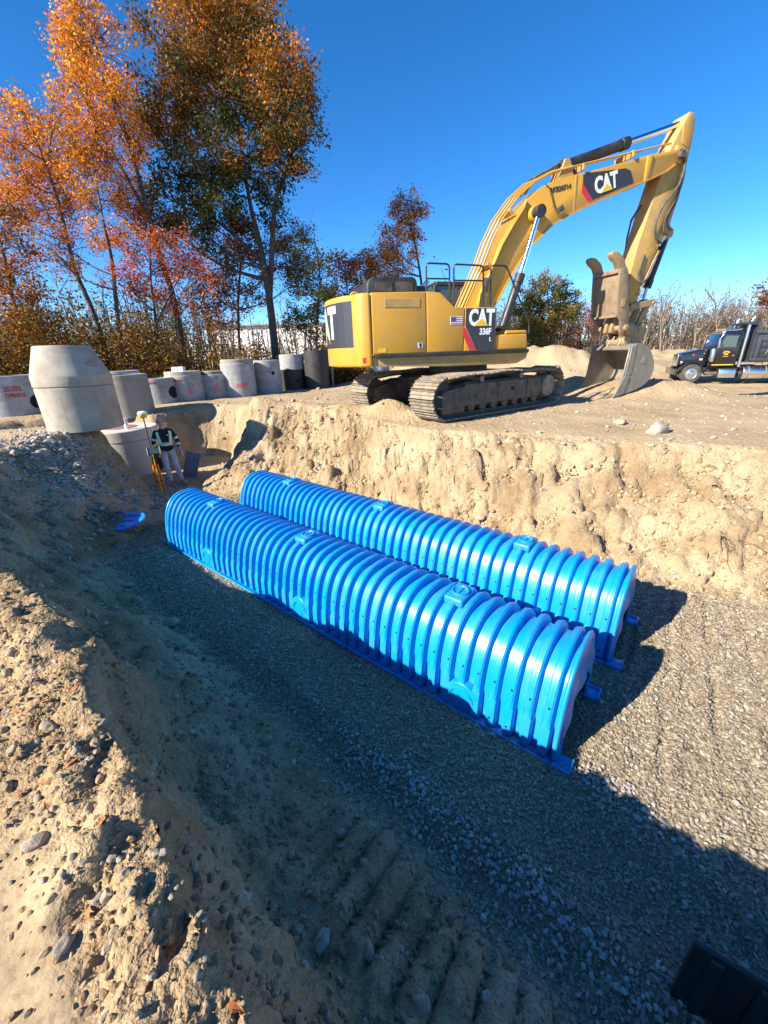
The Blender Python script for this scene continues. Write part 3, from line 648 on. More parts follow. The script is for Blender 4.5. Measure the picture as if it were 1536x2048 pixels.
# hood
mb = MB(); mb.box((-2.0, .25, 2.60), (1.5, 2.3, .16)); mb.build('hood_deck', M['yellow_dirty'], exc, bevel=.03)
mb = MB(); mb.prism([(-2.72, 2.66), (-1.50, 2.66), (-1.54, 2.98), (-1.62, 3.04), (-2.60, 3.03), (-2.70, 2.93)], -1.02, .95); hd = mb.build('engine_hood', M['black'], exc, bevel=.06, seg=4)
for xx in (-2.32, -1.84):
    mb = MB(); mb.box((xx, -1.025, 2.84), (.38, .015, .19)); mb.build('hood_vent', M['rubber'], hd, bevel=.004, seg=1)
mb = MB(); mb.tube([(-2.35, .55, 3.0), (-2.35, .55, 3.22), (-2.42, .55, 3.33)], [.075, .075, .06], 14); mb.build('exhaust_pipe', M['black'], exc)
# walkway deck between the hood and the cabinet, mirror and beacon bracket
mb = MB(); mb.box((-.6, -.35, 2.30), (1.7, 1.2, .1)); mb.build('walkway', M['black'], exc, bevel=.01, seg=1)
mb = MB(); mb.box((-1.30, -.75, 2.86), (.34, .16, .10), Matrix.Rotation(R(-50), 3, 'Y')); mb.tube([(-1.42, -.75, 2.6), (-1.36, -.75, 2.8)], .02, 8); mb.build('work_light', M['alu'], exc, bevel=.02)
mb = MB(); mb.box((-1.35, -.6, 2.78), (.28, .5, .22)); mb.build('filter_box', M['black'], exc, bevel=.03)
# cab on the far side
cab = MB(); CX0, CX1, CY0, CY1 = -.55, 1.25, .55, 1.45
for (xx, yy, zt, xt) in ((CX0, CY0, 3.12, CX0+.08), (CX0, CY1, 3.12, CX0+.08), (CX1, CY0, 3.12, CX1-.25), (CX1, CY1, 3.12, CX1-.25), (.3, CY0, 3.12, .3)):
    cab.tube([(xx, yy, 1.45), (xx, yy, 2.2), (xt, yy, zt)], .05, 8)
cab.box((.33, 1.0, 1.75), (1.75, .94, .62)); cab.box((.32, 1.0, 3.13), (1.55, 1.0, .1))
cb = cab.build('cab', M['black'], exc, bevel=.015, seg=1)
mb = MB(); mb.box((-.07, CY0, 2.62), (.78, .015, .92)); mb.box((.65, CY0, 2.62), (.62, .015, .9)); mb.build('side_window', M['glass'], cb)
mb = MB(); mb.box((CX0+.02, 1.0, 2.62), (.015, .8, .9)); mb.build('rear_window', M['glass'], cb)
mb = MB(); mb.box((CX1-.12, 1.0, 2.6), (.015, .8, 1.0), Matrix.Rotation(R(-14), 3, 'Y')); mb.build('windscreen', M['glass'], cb)
# handrails
def rail(pts, r=.02):
    out = []
    for i, p in enumerate(pts):
        p = Vector(p)
        if 0 < i < len(pts)-1:
            a = (Vector(pts[i-1])-p).normalized(); c_ = (Vector(pts[i+1])-p).normalized(); k = .07
            out += [p+a*k, p+a*k*.3+c_*k*.3, p+c_*k]
        else: out.append(p)
    mb = MB(); mb.tube(out, r, 8); return mb
yr = -1.38
for pts, mid in (([(-1.46, yr, 2.68), (-1.47, yr, 3.24), (-.93, yr, 3.23), (-.90, yr, 2.40)], ((-1.46, yr, 2.95), (-.92, yr, 2.95))), ([(-.80, yr, 2.37), (-.83, yr, 3.23), (-.11, yr, 3.21), (-.08, yr, 2.37)], ((-.81, yr, 2.92), (-.10, yr, 2.92))), ([(.12, yr, 2.36), (.07, yr, 3.22), (.46, yr, 3.22), (1.20, yr, 2.0), (1.17, yr, 1.48)], None)):
    mb = rail(pts)
    if mid: mb.tube(mid, .018, 8)
    mb.build('handrail', M['black'], exc)
mb = MB(); mb.box((-.02, yr, 2.85), (.10, .06, .26)); mb.tube([(.02, yr, 2.4), (.02, yr, 2.95)], .014, 6); mb.build('mirror', M['hose'], exc, bevel=.015)
# boom
LOW = [(.62, 2.0), (.9, 2.60), (1.09, 2.95), (1.51, 3.58), (1.78, 3.88), (2.32, 4.33), (3.1, 4.69), (3.93, 5.0), (4.48, 5.2), (4.98, 5.36), (5.49, 5.56), (5.74, 5.72)]
TOP = [(5.93, 5.86), (5.95, 5.99), (5.84, 6.07), (5.57, 6.0), (5.16, 5.93), (4.83, 5.86), (4.27, 5.71), (3.48, 5.51), (2.85, 5.37), (2.36, 5.25), (1.92, 5.08), (1.62, 4.86), (1.3, 4.55), (1.02, 4.14), (.80, 3.63), (.60, 3.2), (.30, 2.6), (.12, 2.25), (.22, 1.95)]
mb = MB(); mb.prism([(p[0], p[1]) for p in LOW+TOP], -.31, .31); bo = mb.build('boom', M['yellow'], exc, bevel=.015, seg=2)
low2 = [(p[0], p[1]) for p in LOW[1:]]
mb = MB()
for i in range(len(low2)-1):   # bottom and top plate lips
    a, c_ = Vector((low2[i][0], 0, low2[i][1])), Vector((low2[i+1][0], 0, low2[i+1][1])); d_ = c_-a; an = math.atan2(d_.z, d_.x)
    mb.box((a+c_)/2, (d_.length+.01, .70, .028), Matrix.Rotation(-an, 3, 'Y'))
mb.build('bottom_plate', M['yellow'], bo)
mb = MB(); mb.prism([(4.86, 5.30), (4.98, 5.34), (5.0, 5.88), (4.84, 5.84)], -.345, .345); mb.build('boom_collar', M['yellow'], bo, bevel=.012)
mb = MB(); mb.prism([(2.86, 4.60), (2.90, 4.61), (2.86, 5.36), (2.82, 5.35)], -.318, .318); mb.build('weld_seam', M['yellow_dirty'], bo)
mb = MB(); mb.prism([(3.02, 5.36), (3.08, 4.98), (3.36, 4.86), (4.55, 5.28), (4.40, 5.52), (4.24, 5.56), (3.10, 5.40)], -.322, -.312); mb.build('decal_panel', M['decal'], bo)
mb = MB(); mb.prism([(3.02, 5.20), (3.035, 5.02), (3.27, 4.83), (3.40, 4.86)], -.325, -.314); mb.build('red_stripe', M['red'], bo)
text_mesh('lettering', 'CAT', .46, M['white'], bo, Matrix.Translation((3.72, -.327, 5.23)) @ Matrix.Rotation(R(-17), 4, 'Y') @ FM, .02, .74)
mb = MB(); mb.prism([(3.60, 5.02), (3.93, 5.12), (3.72, 5.23)], -.336, -.326); mb.build('emblem', M['tri'], bo)
text_mesh('serial_number', 'RKB20714', .145, M['decal'], bo, Matrix.Translation((2.42, -.315, 5.06)) @ Matrix.Rotation(R(-12), 4, 'Y') @ FM, .003, .95)
mb = MB(); mb.cyl((1.73, -.46, 4.50), (1.73, .46, 4.50), .17, 28); mb.build('boom_boss', M['yellow'], bo, bevel=.03)
mb = MB(); mb.cyl((5.86, -.42, 5.93), (5.86, .42, 5.93), .085, 20); mb.build('boom_pin', M['hose'], bo, bevel=.01, seg=1)
mb = MB(); mb.box((2.42, -.40, 4.62), (.14, .10, .12), Matrix.Rotation(R(-30), 3, 'Y')); mb.tube([(2.36, -.32, 4.55), (2.40, -.40, 4.57)], .015, 6); wl = mb.build('boom_light', M['hose'], bo, bevel=.02)
mb = MB(); mb.tube([(2.40, -.36, 4.56), (2.28, -.335, 4.66), (2.20, -.33, 4.85), (2.10, -.33, 5.05), (1.98, -.33, 5.12)], .010, 6); mb.build('light_cable', M['hose'], bo)
# steel hydraulic lines over the boom's back
bk = [(.02, 2.38), (.30, 2.95), (.52, 3.4), (.72, 3.9), (.98, 4.38), (1.35, 4.82), (1.75, 5.12), (2.2, 5.32), (2.8, 5.47), (3.6, 5.66), (4.4, 5.84), (5.1, 6.0), (5.55, 6.10)]
for k in range(6):
    yy = -.30+.085*k; o1 = .05+.022*(k % 2)+.01*k; end = (13, 9, 11, 13, 9, 12)[k]
    pth = []
    for i, p in enumerate(bk[:end]):
        q0 = bk[max(0, i-1)]; q1 = bk[min(len(bk)-1, i+1)]; tx, tz = q1[0]-q0[0], q1[1]-q0[1]; L_ = math.hypot(tx, tz)
        pth.append((p[0]-tz/L_*o1-.02, yy, p[1]+tx/L_*o1))
    mb = MB(); mb.tube(pth, .021, 7); mb.build('hydraulic_line', M['yellow'], bo)
for k in range(3):
    yy = -.325-.03*k; pth = [(.30+.02*k, yy, 2.42), (.36, yy, 2.75), (.62, yy, 3.25), (.86+.02*k, yy, 3.85), (1.12+.03*k, yy, 4.28), (1.36+.03*k, yy+.01, 4.60), (1.5, yy+.03, 4.78)]
    mb = MB(); mb.tube(pth, .019, 7); mb.build('hydraulic_line', M['yellow'], bo)
for p, an in (((.60, -.05, 3.42), 63), ((1.1, -.05, 4.53), 52), ((3.0, -.05, 5.52), 14), ((4.4, -.05, 5.86), 14)):
    mb = MB(); mb.box(p, (.07, .62, .13), Matrix.Rotation(-R(an), 3, 'Y')); mb.build('line_clamp', M['yellow_dirty'], bo, bevel=.01, seg=1)
# cylinders
def cylinder(name, a, c_, b_, rb, rr, y=0.0, bm_='black', eye=.12):
    a, c_, b_ = (Vector((p[0], y, p[1])) for p in (a, c_, b_)); d_ = (c_-a).normalized()
    mb = MB(); mb.tube([a, c_-d_*.2], rb, 24); mb.tube([c_-d_*.22, c_], rb*1.16, 24); mb.cyl(a-Vector((0, rb*1.3, 0)), a+Vector((0, rb*1.3, 0)), eye, 20)
    o = mb.build(name, M[bm_], exc, bevel=.008, seg=1)
    mb = MB(); mb.tube([c_-d_*.05, b_], rr, 20); mb.build('rod', M['chrome'], o)
    mb = MB(); mb.cyl(b_-Vector((0, rr*1.7, 0)), b_+Vector((0, rr*1.7, 0)), eye*1.05, 20); mb.build('rod_eye', M['black'], o, bevel=.01, seg=1)
    return o
for yy in (-.55, .55): cylinder('boom_cylinder', (.95, 1.92), (1.37, 3.20), (1.73, 4.50), .105, .06, yy, 'black', .13)
cylinder('stick_cylinder', (2.62, 5.60), (4.47, 6.20), (6.10, 6.72), .115, .065, 0, 'black', .13)
mb = MB(); mb.prism([(2.42, 5.24), (2.86, 5.36), (2.70, 5.70), (2.55, 5.70)], -.2, .2); mb.build('cylinder_bracket', M['yellow_dirty'], exc, bevel=.015, seg=1)
mb = MB(); mb.tube([(1.55, .05, 4.98), (1.75, .05, 5.28), (2.1, .05, 5.45), (2.45, .06, 5.55), (2.75, .08, 5.72)], .035, 8); mb.tube([(1.6, -.07, 4.98), (1.85, -.07, 5.33), (2.2, -.07, 5.48), (2.6, -.08, 5.70)], .03, 8); mb.build('hydraulic_hose', M['hose'], exc)
# stick
ST = [(6.0, 6.84), (6.14, 6.82), (6.21, 6.70), (6.24, 6.45), (6.22, 5.72), (6.18, 5.05), (6.10, 4.72), (6.05, 4.42), (5.80, 3.86), (5.50, 3.0), (5.36, 2.36), (5.22, 2.20), (5.06, 2.30), (4.99, 2.75), (5.02, 3.27), (5.12, 4.0), (5.24, 4.50), (5.32, 4.95), (5.42, 5.37), (5.62, 6.1), (5.86, 6.57)]
mb = MB(); mb.prism(ST, -.235, .235); sk = mb.build('stick', M['yellow_dirty'], exc, bevel=.018, seg=2)
mb = MB(); mb.prism([(5.72, 5.80), (6.0, 5.75), (6.05, 6.1), (5.75, 6.15)], -.30, .30); mb.build('stick_boss', M['yellow_dirty'], sk, bevel=.03)
mb = MB(); mb.prism([(5.86, 6.60), (6.22, 6.42), (6.16, 6.1), (5.9, 6.2)], -.25, .25); mb.build('stick_gusset', M['yellow'], sk, bevel=.01)
for k, (pth) in enumerate(([(5.82, -.34, 6.05), (6.02, -.36, 5.75), (5.95, -.36, 5.3), (5.60, -.34, 4.85), (5.48, -.32, 4.45), (5.62, -.29, 4.15), (5.86, -.27, 4.02)],
                           [(5.86, -.32, 6.05), (6.06, -.33, 5.65), (5.96, -.33, 5.0), (5.78, -.31, 4.6), (5.84, -.28, 4.30), (6.02, -.26, 4.22)],
                           [(5.90, -.30, 6.02), (6.10, -.31, 5.6), (6.02, -.31, 5.0), (5.92, -.3, 4.65), (6.0, -.27, 4.42), (6.12, -.25, 4.36)],
                           [(5.36, -.25, 3.75), (5.26, -.28, 3.35), (5.34, -.31, 3.08), (5.56, -.31, 3.2), (5.72, -.28, 3.55), (5.84, -.26, 3.85)])):
    mb = MB(); P3 = [Vector(p) for p in pth]; sm_ = []
    for i in range(len(P3)-1):
        p0, p1, p2, p3 = P3[max(i-1, 0)], P3[i], P3[i+1], P3[min(i+2, len(P3)-1)]
        for t_ in np.linspace(0, 1, 6)[:-1]:
            sm_.append(.5*((2*p1)+(-p0+p2)*t_+(2*p0-5*p1+4*p2-p3)*t_*t_+(-p0+3*p1-3*p2+p3)*t_**3))
    sm_.append(P3[-1]); mb.tube(sm_, .030 if k != 1 else .024, 8); mb.build('hydraulic_hose', M['hose'], sk)
mb = MB(); mb.tube([(5.25, .05, 4.95), (5.02, .05, 4.6), (4.98, .05, 4.2), (5.0, .05, 3.95)], .03, 8); mb.build('hydraulic_hose', M['hose'], sk)
mb = MB(); mb.tube([(5.80, -.27, 3.85), (5.35, -.27, 2.75)], .014, 6); mb.tube([(5.86, -.27, 3.85), (5.41, -.27, 2.75)], .014, 6); mb.build('hydraulic_line', M['yellow'], sk)
mb = MB()
for k in range(5): mb.box((5.80+.03*k, -.26, 3.98+.05*k), (.05, .05, .05)); 
mb.build('line_fitting', M['alu'], sk)
cylinder('bucket_cylinder', (6.26, 4.30), (5.92, 2.98), (5.88, 2.58), .095, .055, 0, 'black', .10)
mb = MB(); mb.prism([(6.08, 4.12), (6.34, 4.24), (6.36, 4.40), (6.06, 4.52)], -.13, .13); mb.build('cylinder_bracket', M['yellow_dirty'], sk, bevel=.015, seg=1)
# bucket linkage, coupler
def link_bar(name, a, c_, w, y0, y1, m='tan'):
    a, c_ = Vector((a[0], 0, a[1])), Vector((c_[0], 0, c_[1])); d_ = (c_-a).normalized(); q = Vector((-d_.z, 0, d_.x)); pts = []
    for s0, cen in ((1, c_), (-1, a)):
        base = math.atan2(d_.z*s0, d_.x*s0)
        for k in range(7):
            an = base-math.pi/2+math.pi*k/6; pts.append((cen.x+w*math.cos(an), cen.z+w*math.sin(an)))
    mb = MB(); mb.prism(pts, y0, y1); return mb.build(name, M[m], exc, bevel=.01, seg=1)
for y0, y1 in ((-.33, -.25), (.25, .33)): link_bar('tilt_link', (5.20, 2.46), (5.92, 2.58), .085, y0, y1)
for y0, y1 in ((-.20, -.10), (.10, .20)): link_bar('push_link', (5.90, 2.56), (5.66, 1.92), .09, y0, y1)
mb = MB(); mb.prism([(5.02, 2.02), (5.30, 2.08), (5.55, 1.98), (5.85, 2.02), (5.95, 1.80), (5.85, 1.58), (5.45, 1.55), (5.12, 1.62), (4.96, 1.80)], -.27, -.19); mb.prism([(5.02, 2.02), (5.30, 2.08), (5.55, 1.98), (5.85, 2.02), (5.95, 1.80), (5.85, 1.58), (5.45, 1.55), (5.12, 1.62), (4.96, 1.80)], .19, .27); mb.box((5.45, 0, 1.66), (.7, .4, .12)); cp = mb.build('coupler', M['tan'], exc, bevel=.015)
for (xx, zz, r_, w_) in ((5.18, 1.88, .13, .40), (5.70, 1.92, .11, .30), (5.18, 1.56, .13, .40), (5.92, 2.57, .05, .36)):
    mb = MB(); mb.cyl((xx, -w_, zz), (xx, w_, zz), r_, 22); mb.build('pin', M['tan'], cp, bevel=.02)
# stowed thumb, folded up against the stick
mb = MB()
prof = [(4.86, 1.72), (5.02, 2.02), (5.00, 2.30), (4.84, 2.62), (4.72, 3.25), (4.62, 3.42), (4.40, 3.36), (4.46, 2.8), (4.56, 2.25), (4.70, 2.10), (4.74, 1.8)]
for y0, y1 in ((-.50, -.45), (.45, .50)): mb.prism(prof, y0, y1)
mb.box((4.56, 0, 2.74), (.05, .92, 1.12), Matrix.Rotation(R(-8), 3, 'Y')); mb.box((4.46, 0, 3.33), (.16, .92, .10), Matrix.Rotation(R(-8), 3, 'Y')); mb.box((4.66, 0, 2.22), (.25, .92, .06))
th = mb.build('thumb', M['thumb'], exc, bevel=.012)
for yy in (-.40, .40):
    mb = MB(); mb.prism([(4.68, 3.30), (4.42, 3.30), (4.30, 3.50), (4.14, 3.60), (4.06, 3.70), (4.12, 3.77), (4.28, 3.76), (4.50, 3.62)], yy-.09, yy+.09); mb.build('thumb_tine', M['tan'], th, bevel=.03, seg=3)
for yy in (-.12, .08):
    mb = MB(); mb.box((4.86, yy, 2.0), (.20, .11, .42), Matrix.Rotation(R(8), 3, 'Y')); mb.build('thumb_hinge', M['tan'], th, bevel=.02)
mb = MB(); mb.cyl((4.92, -.56, 1.92), (4.92, .56, 1.92), .085, 20); mb.build('pin', M['tan'], th, bevel=.015)
mb = MB(); mb.box((4.69, -.506, 2.55), (.12, .014, .20)); mb.build('maker_plate', M['yellow_dirty'], th, bevel=.004, seg=1)
# bucket: curved shell between side plates, open towards the machine
BH = .70
shell_prof = [(4.96, 1.36), (5.16, 1.48), (5.42, 1.48), (5.68, 1.34), (5.90, 1.05), (5.98, .76), (5.90, .50), (5.65, .30), (5.25, .16), (4.80, .06)]
P3 = [Vector((p[0], 0, p[1])) for p in shell_prof]; inner = []; sm_ = []
for i in range(len(P3)-1):
    p0, p1, p2, p3 = P3[max(i-1, 0)], P3[i], P3[i+1], P3[min(i+2, len(P3)-1)]
    for t_ in np.linspace(0, 1, 5)[:-1]: sm_.append(.5*((2*p1)+(-p0+p2)*t_+(2*p0-5*p1+4*p2-p3)*t_*t_+(-p0+3*p1-3*p2+p3)*t_**3))
sm_.append(P3[-1])
cen = Vector((5.25, 0, .75)); inn = [p+(cen-p).normalized()*.035 for p in sm_]
mb = MB(); mb.prism([(p.x, p.z) for p in sm_]+[(p.x, p.z) for p in inn[::-1]], -BH, BH); bk_ = mb.build('bucket', M['steel'], exc)
for s0 in (-1, 1):
    side = [(p.x, p.z) for p in sm_]+[(4.66, .03), (4.90, .62)]
    mb = MB(); mb.prism(side, s0*BH, s0*(BH+.04)); mb.build('side_plate', M['steel'], bk_, bevel=.008, seg=1)
    mb = MB(); mb.prism([(4.62, .02), (4.94, .62), (5.10, .62), (4.98, .12)], s0*(BH+.04), s0*(BH+.075)); mb.prism([(4.95, .62), (5.02, 1.40), (5.20, 1.50), (5.16, .64)], s0*(BH+.038), s0*(BH+.055)); mb.build('side_cutter', M['steel'], bk_, bevel=.008, seg=1)
    mb = MB(); mb.box((5.55, s0*(BH+.044), 1.02), (.15, .012, .18), Matrix.Rotation(R(20), 3, 'Y')); mb.build('maker_plate', M['steel'], bk_, bevel=.004, seg=1)
mb = MB(); mb.box((4.80, 0, .07), (.34, 2*BH+.06, .045), Matrix.Rotation(R(-8), 3, 'Y')); mb.build('cutting_edge', M['steel'], bk_, bevel=.008, seg=1)
for k in range(5):
    yy = -BH+.06+(2*BH-.12)*k/4
    mb = MB(); mb.prism([(4.86, .13), (4.62, .09), (4.40, .005), (4.42, -.02), (4.64, .0), (4.86, .02)], yy-.055, yy+.055); mb.build('tooth', M['steel'], bk_, bevel=.008, seg=1)
for yy in (-.2, .2):
    mb = MB(); mb.prism([(5.02, 1.40), (5.06, 1.66), (5.20, 1.72), (5.34, 1.64), (5.70, 1.62), (5.80, 1.40), (5.72, 1.28), (5.42, 1.46)], yy-.035, yy+.035); mb.build('bucket_ear', M['steel'], bk_, bevel=.01, seg=1)
# ---------------------------------------------------------------- precast manhole sections
def ring_section(name, x, y, z, r, h, m, parent=None, lip=.10, n=48, prof=None):
    mb = MB(); th = r*.16
    p = prof or [(r, 0), (r, h-lip), (r-.012, h-lip), (r-.012, h), (r-th, h), (r-th, .02)]
    mb.lathe([(p[-1][0], p[-1][1])]+p, (x, y, z), n)
    return mb.build(name, m, parent, angle=30)
def hole_in(name, cx, cy, z, r, ang, hr, parent):
    "round pipe opening: dark recess with a shallow rim"
    d_ = Vector((math.cos(ang), math.sin(ang), 0)); up = Vector((0, 0, 1)); s_ = d_.cross(up)
    mb = MB(); rings_ = []
    for fr_, dep in ((1.08, .004), (1.0, .010), (.97, -.0), (.66, .007), (.33, .007), (.01, .007)):
        rr_ = []
        for k in range(24):
            a = 2*math.pi*k/24; off = s_*math.cos(a)*hr*fr_; w = hr*fr_*math.cos(a); t_ = math.sqrt(max(0, r*r-w*w))
            rr_.append(mb.bm.verts.new(Vector((cx, cy, z))+d_*(t_+max(dep, .005))+off+up*math.sin(a)*hr*fr_))
        rings_.append(rr_)
    for i in range(len(rings_)-1):
        for k in range(24): mb.bm.faces.new((rings_[i][k], rings_[i][(k+1) % 24], rings_[i+1][(k+1) % 24], rings_[i+1][k]))
    return mb.build(name, M['hole'], parent)
def paint_text(name, txt, size, m, parent, cx, cy, z, r, ang, tilt=0, sx=.8):
    "lettering wrapped on a round wall"
    t = text_mesh(name, txt, size, m, parent, Matrix.Rotation(R(tilt), 4, 'Z'), .006, sx, .002)
    for v in t.data.vertices:
        a = ang+v.co.x/r; rr = r+.004+v.co.z; v.co = Vector((cx+rr*math.cos(a), cy+rr*math.sin(a), z+v.co.y))
    return t
def view_ang(x, y, da=0): return math.atan2(-y, -x)+R(da)
def sect(x, y, r, h, m, label, holes=(), texts=(), joint=None, z=0, top=None, group='precast manhole sections stored along the tree line', name='manhole_section', extra=None):
    z = ground(x, y)-.03+z
    root = empty(name, (0, 0, 0), 0, label, 'manhole section', group)
    jj = joint or h*.30
    prof = [(r, 0), (r, h-jj-.01), (r-.008, h-jj), (r, h-jj+.01), (r, h-.02), (r-.02, h), (r-r*.16, h), (r-r*.16, .05)]
    w = ring_section('wall', x, y, z, r, h, m, root, prof=prof)
    for (da, hz, hr) in holes: hole_in('pipe_opening', x, y, z+hz, r, view_ang(x, y, da), hr, w)
    for (txt, size, mm, da, hz, tilt) in texts: paint_text('painted_lettering', txt, size, mm, w, x, y, z+hz, r, view_ang(x, y, da), tilt)
    if top: top(x, y, z+h, r, root)
    return root
def lid_top(m, rr=.8, hh=.09):
    def f(x, y, z, r, root):
        mb = MB(); mb.lathe([(r*rr, 0), (r*rr, hh), (r*rr*.96, hh+.015), (.0001, hh+.02)], (x, y, z-.01), 40); mb.build('lid', m, root)
    return f
def second_ring(m, rr, hh):
    def f(x, y, z, r, root):
        ring_section('upper_ring', x+.02, y+.02, z-.01, r*rr, hh, m, root, prof=[(r*rr, 0), (r*rr, hh-.02), (r*rr-.02, hh), (r*rr*.82, hh), (r*rr*.82, .02)])
    return f
def blocks_top(x, y, z, r, root):
    lid_top(M['conc'], .97, .14)(x, y, z, r, root)
    for k, dx in enumerate((-.17, .09)):
        mb = MB(); mb.box((x+dx, y-.2, z+.22), (.20, .20, .18), Matrix.Rotation(.2-.3*k, 3, 'Z')); mb.build('paper_block', M['white'], root, bevel=.01, seg=1)
sect(-12.19, 13.83, .87, 1.25, M['concgrey'], 'wide concrete manhole base painted red 25383 DMH010 by the trees', holes=((40, .42, .2),), texts=(('25383', .22, M['spray'], 4, .86, 0), ('DMH010', .17, M['spray'], 6, .66, -3), ('24 off', .17, M['spray'], -28, 1.10, 6)), joint=.27)
sect(-9.55, 15.61, .66, 1.2, M['concgrey'], 'concrete manhole section with round opening, behind the tall cone stack', holes=((-20, .86, .15), (20, .5, .1)), top=None)
sect(-8.38, 15.86, .62, .92, M['concgrey'], 'low concrete section with two round pipe openings and small red lettering', holes=((-52, .34, .19), (48, .40, .2)), texts=(('24 off', .12, M['spray'], -18, .77, 4),))
sect(-7.68, 16.54, .68, .98, M['concgrey'], 'concrete section with paper blocks on its lid and pink painted mark', texts=(('DMH 012', .12, M['spray'], -24, .80, 0), ('800', .2, M['pink'], 12, .42, 90)), top=blocks_top)
sect(-6.83, 17.23, .56, .92, M['concgrey'], 'small concrete section with dark lid, blue mark and pink spray lettering', texts=(('C800', .2, M['pink'], 14, .42, 90), ('G', .12, M['sprayblue'], 14, .78, 0)), top=lid_top(M['concdark'], .7, .12))
sect(-5.88, 17.61, .66, 1.32, M['concgrey'], 'tall two-ring concrete manhole section with faint pink marks', joint=.62, texts=(('DMH8', .2, M['pink'], 8, .48, 0),), top=second_ring(M['concdark'], .98, .17))
sect(-4.96, 18.70, .58, .92, M['concgrey'], 'concrete section carrying a broken upper ring with rubble inside', top=second_ring(M['concgrey'], .97, .48), holes=((25, .86, .07),))
sect(-4.13, 20.10, .57, .92, M['tar'], 'black tarred section topped by a pale grey concrete ring', top=second_ring(M['concgrey'], .99, .66), holes=((20, .4, .06),))
sect(-2.95, 20.0, .57, 1.12, M['tar'], 'tall black tarred manhole stack with grey seam', top=second_ring(M['tar'], .97, .60))
sect(-1.60, 23.1, .85, .75, M['tar'], 'wide low black tarred section behind the excavator tail')
sect(.0, 24.4, .60, .75, M['concgrey'], 'pale concrete section half hidden by the excavator tracks')
slab = MB(); slab.box((-2.32, 21.3, .42), (.10, 1.0, .9)); tag(slab.build('concrete_slab', M['concgrey'], None, bevel=.012), 'upright grey concrete slab beside the black tarred stack', 'slab')
# tall stack by the pit: barrel with a cone on top
sx_, sy_, sz_ = -6.93, 9.56, .10
st_b = empty('manhole_stack', (0, 0, 0), 0, 'tall concrete manhole barrel with eccentric cone on top, perched at the pit edge', 'manhole section')
st_w = ring_section('barrel', sx_, sy_, sz_, .75, .95, M['conc'], st_b, n=64, prof=[(.735, 0), (.75, .012), (.75, .935), (.738, .95), (.60, .95), (.60, .05)])
for k in range(3):
    a = view_ang(sx_, sy_, (-25, 22, 40)[k]); mb = MB(); mb.box((sx_+.746*math.cos(a), sy_+.746*math.sin(a), sz_+.5+.1*k), (.010, .012, .5-.1*k), Matrix.Rotation(a, 3, 'Z')); mb.build('form_line', M['concdark'], st_w)
mb = MB(); rings = []; va = view_ang(sx_, sy_); left = Vector((math.cos(va-math.pi/2), math.sin(va-math.pi/2), 0))
for z_, r_, off in ((.955, .735, 0), (.98, .755, 0), (1.17, .755, 0), (1.19, .745, .005), (1.77, .53, .02), (1.79, .515, .02), (1.79, .40, .02), (1.2, .60, .01)):
    c_ = Vector((sx_, sy_, sz_+z_))+left*off
    rings.append([mb.bm.verts.new(c_+Vector((r_*math.cos(2*math.pi*k/64), r_*math.sin(2*math.pi*k/64), 0))) for k in range(64)])
for i in range(len(rings)-1):
    for k in range(64): mb.bm.faces.new((rings[i][k], rings[i][(k+1) % 64], rings[i+1][(k+1) % 64], rings[i+1][k]))
cone = mb.build('cone', M['conc'], st_b, angle=25)
a = va+R(38); mb = MB(); mb.box((sx_+.66*math.cos(a), sy_+.66*math.sin(a), sz_+1.40), (.06, .22, .11), Matrix.Rotation(a, 3, 'Z')); mb.build('lifting_recess', M['concdark'], cone, bevel=.02)
sect(-8.25, 13.55, .72, 1.3, M['concdark'], 'brown stained concrete ring standing right behind the tall cone stack', joint=.14, z=.0)
# manhole set in the pit, with pipe
mx, my, mz, mr = -7.55, 11.75, -1.68, .90
mh = empty('pit_manhole', (0, 0, 0), 0, 'concrete manhole with flat white top standing in the pit behind the worker', 'manhole')
mw = ring_section('barrel', mx, my, mz, mr, 1.12, M['concsunlit'], mh, n=64, prof=[(mr, 0), (mr, 1.11), (mr-.012, 1.12), (mr-.15, 1.12), (mr-.15, .05)])
hole_in('pipe_opening', mx, my, mz+.42, mr, view_ang(mx, my, 52), .26, mw)
hole_in('lifting_hole', mx, my, mz+.62, mr, view_ang(mx, my, -18), .03, mw)
mb = MB(); mb.lathe([(mr-.01, 1.125), (mr+.012, 1.13), (mr+.012, 1.40), (mr-.01, 1.425), (.0001, 1.43)], (mx, my, mz), 64); tp_ = mb.build('top_slab', M['concsunlit'], mh, angle=30)
mb = MB(); mb.lathe([(.42, 0), (.42, .012), (.0001, .014)], (mx-.02, my-.02, mz+1.43), 40); mb.build('red_primer_patch', mat('red_primer', (.33, .12, .10), .85, var=.2), tp_)
for dx in (.02, .08):
    mb = MB(); mb.tube([(mx-.45+dx, my-.5, mz+1.42), (mx-.45+dx, my-.5, mz+1.52)], .008, 6); mb.build('rebar_stub', M['concdark'], tp_)
mb = MB(); mb.lathe([(.055, 0), (.055, .34), (.045, .34), (.045, .02)], (mx+.42, my-.42, mz+1.40), 20); tag(mb.build('pipe_stub', M['white'], None), 'short white plastic pipe stub upright on the manhole top', 'pipe')
pd = Vector((-.78, -.62, 0)); p0 = Vector((mx, my, mz+.95))+pd*.55; prs = []; pth = []
for k in range(90):
    pth.append(p0+pd*(k*.016)); prs.append(.165+.02*math.sin(k*2*math.pi/6))
mb = MB(); mb.tube(pth, prs, 26); tag(mb.build('corrugated_pipe', M['pipe'], None, angle=80), 'black corrugated plastic pipe running into the concrete manhole', 'pipe')
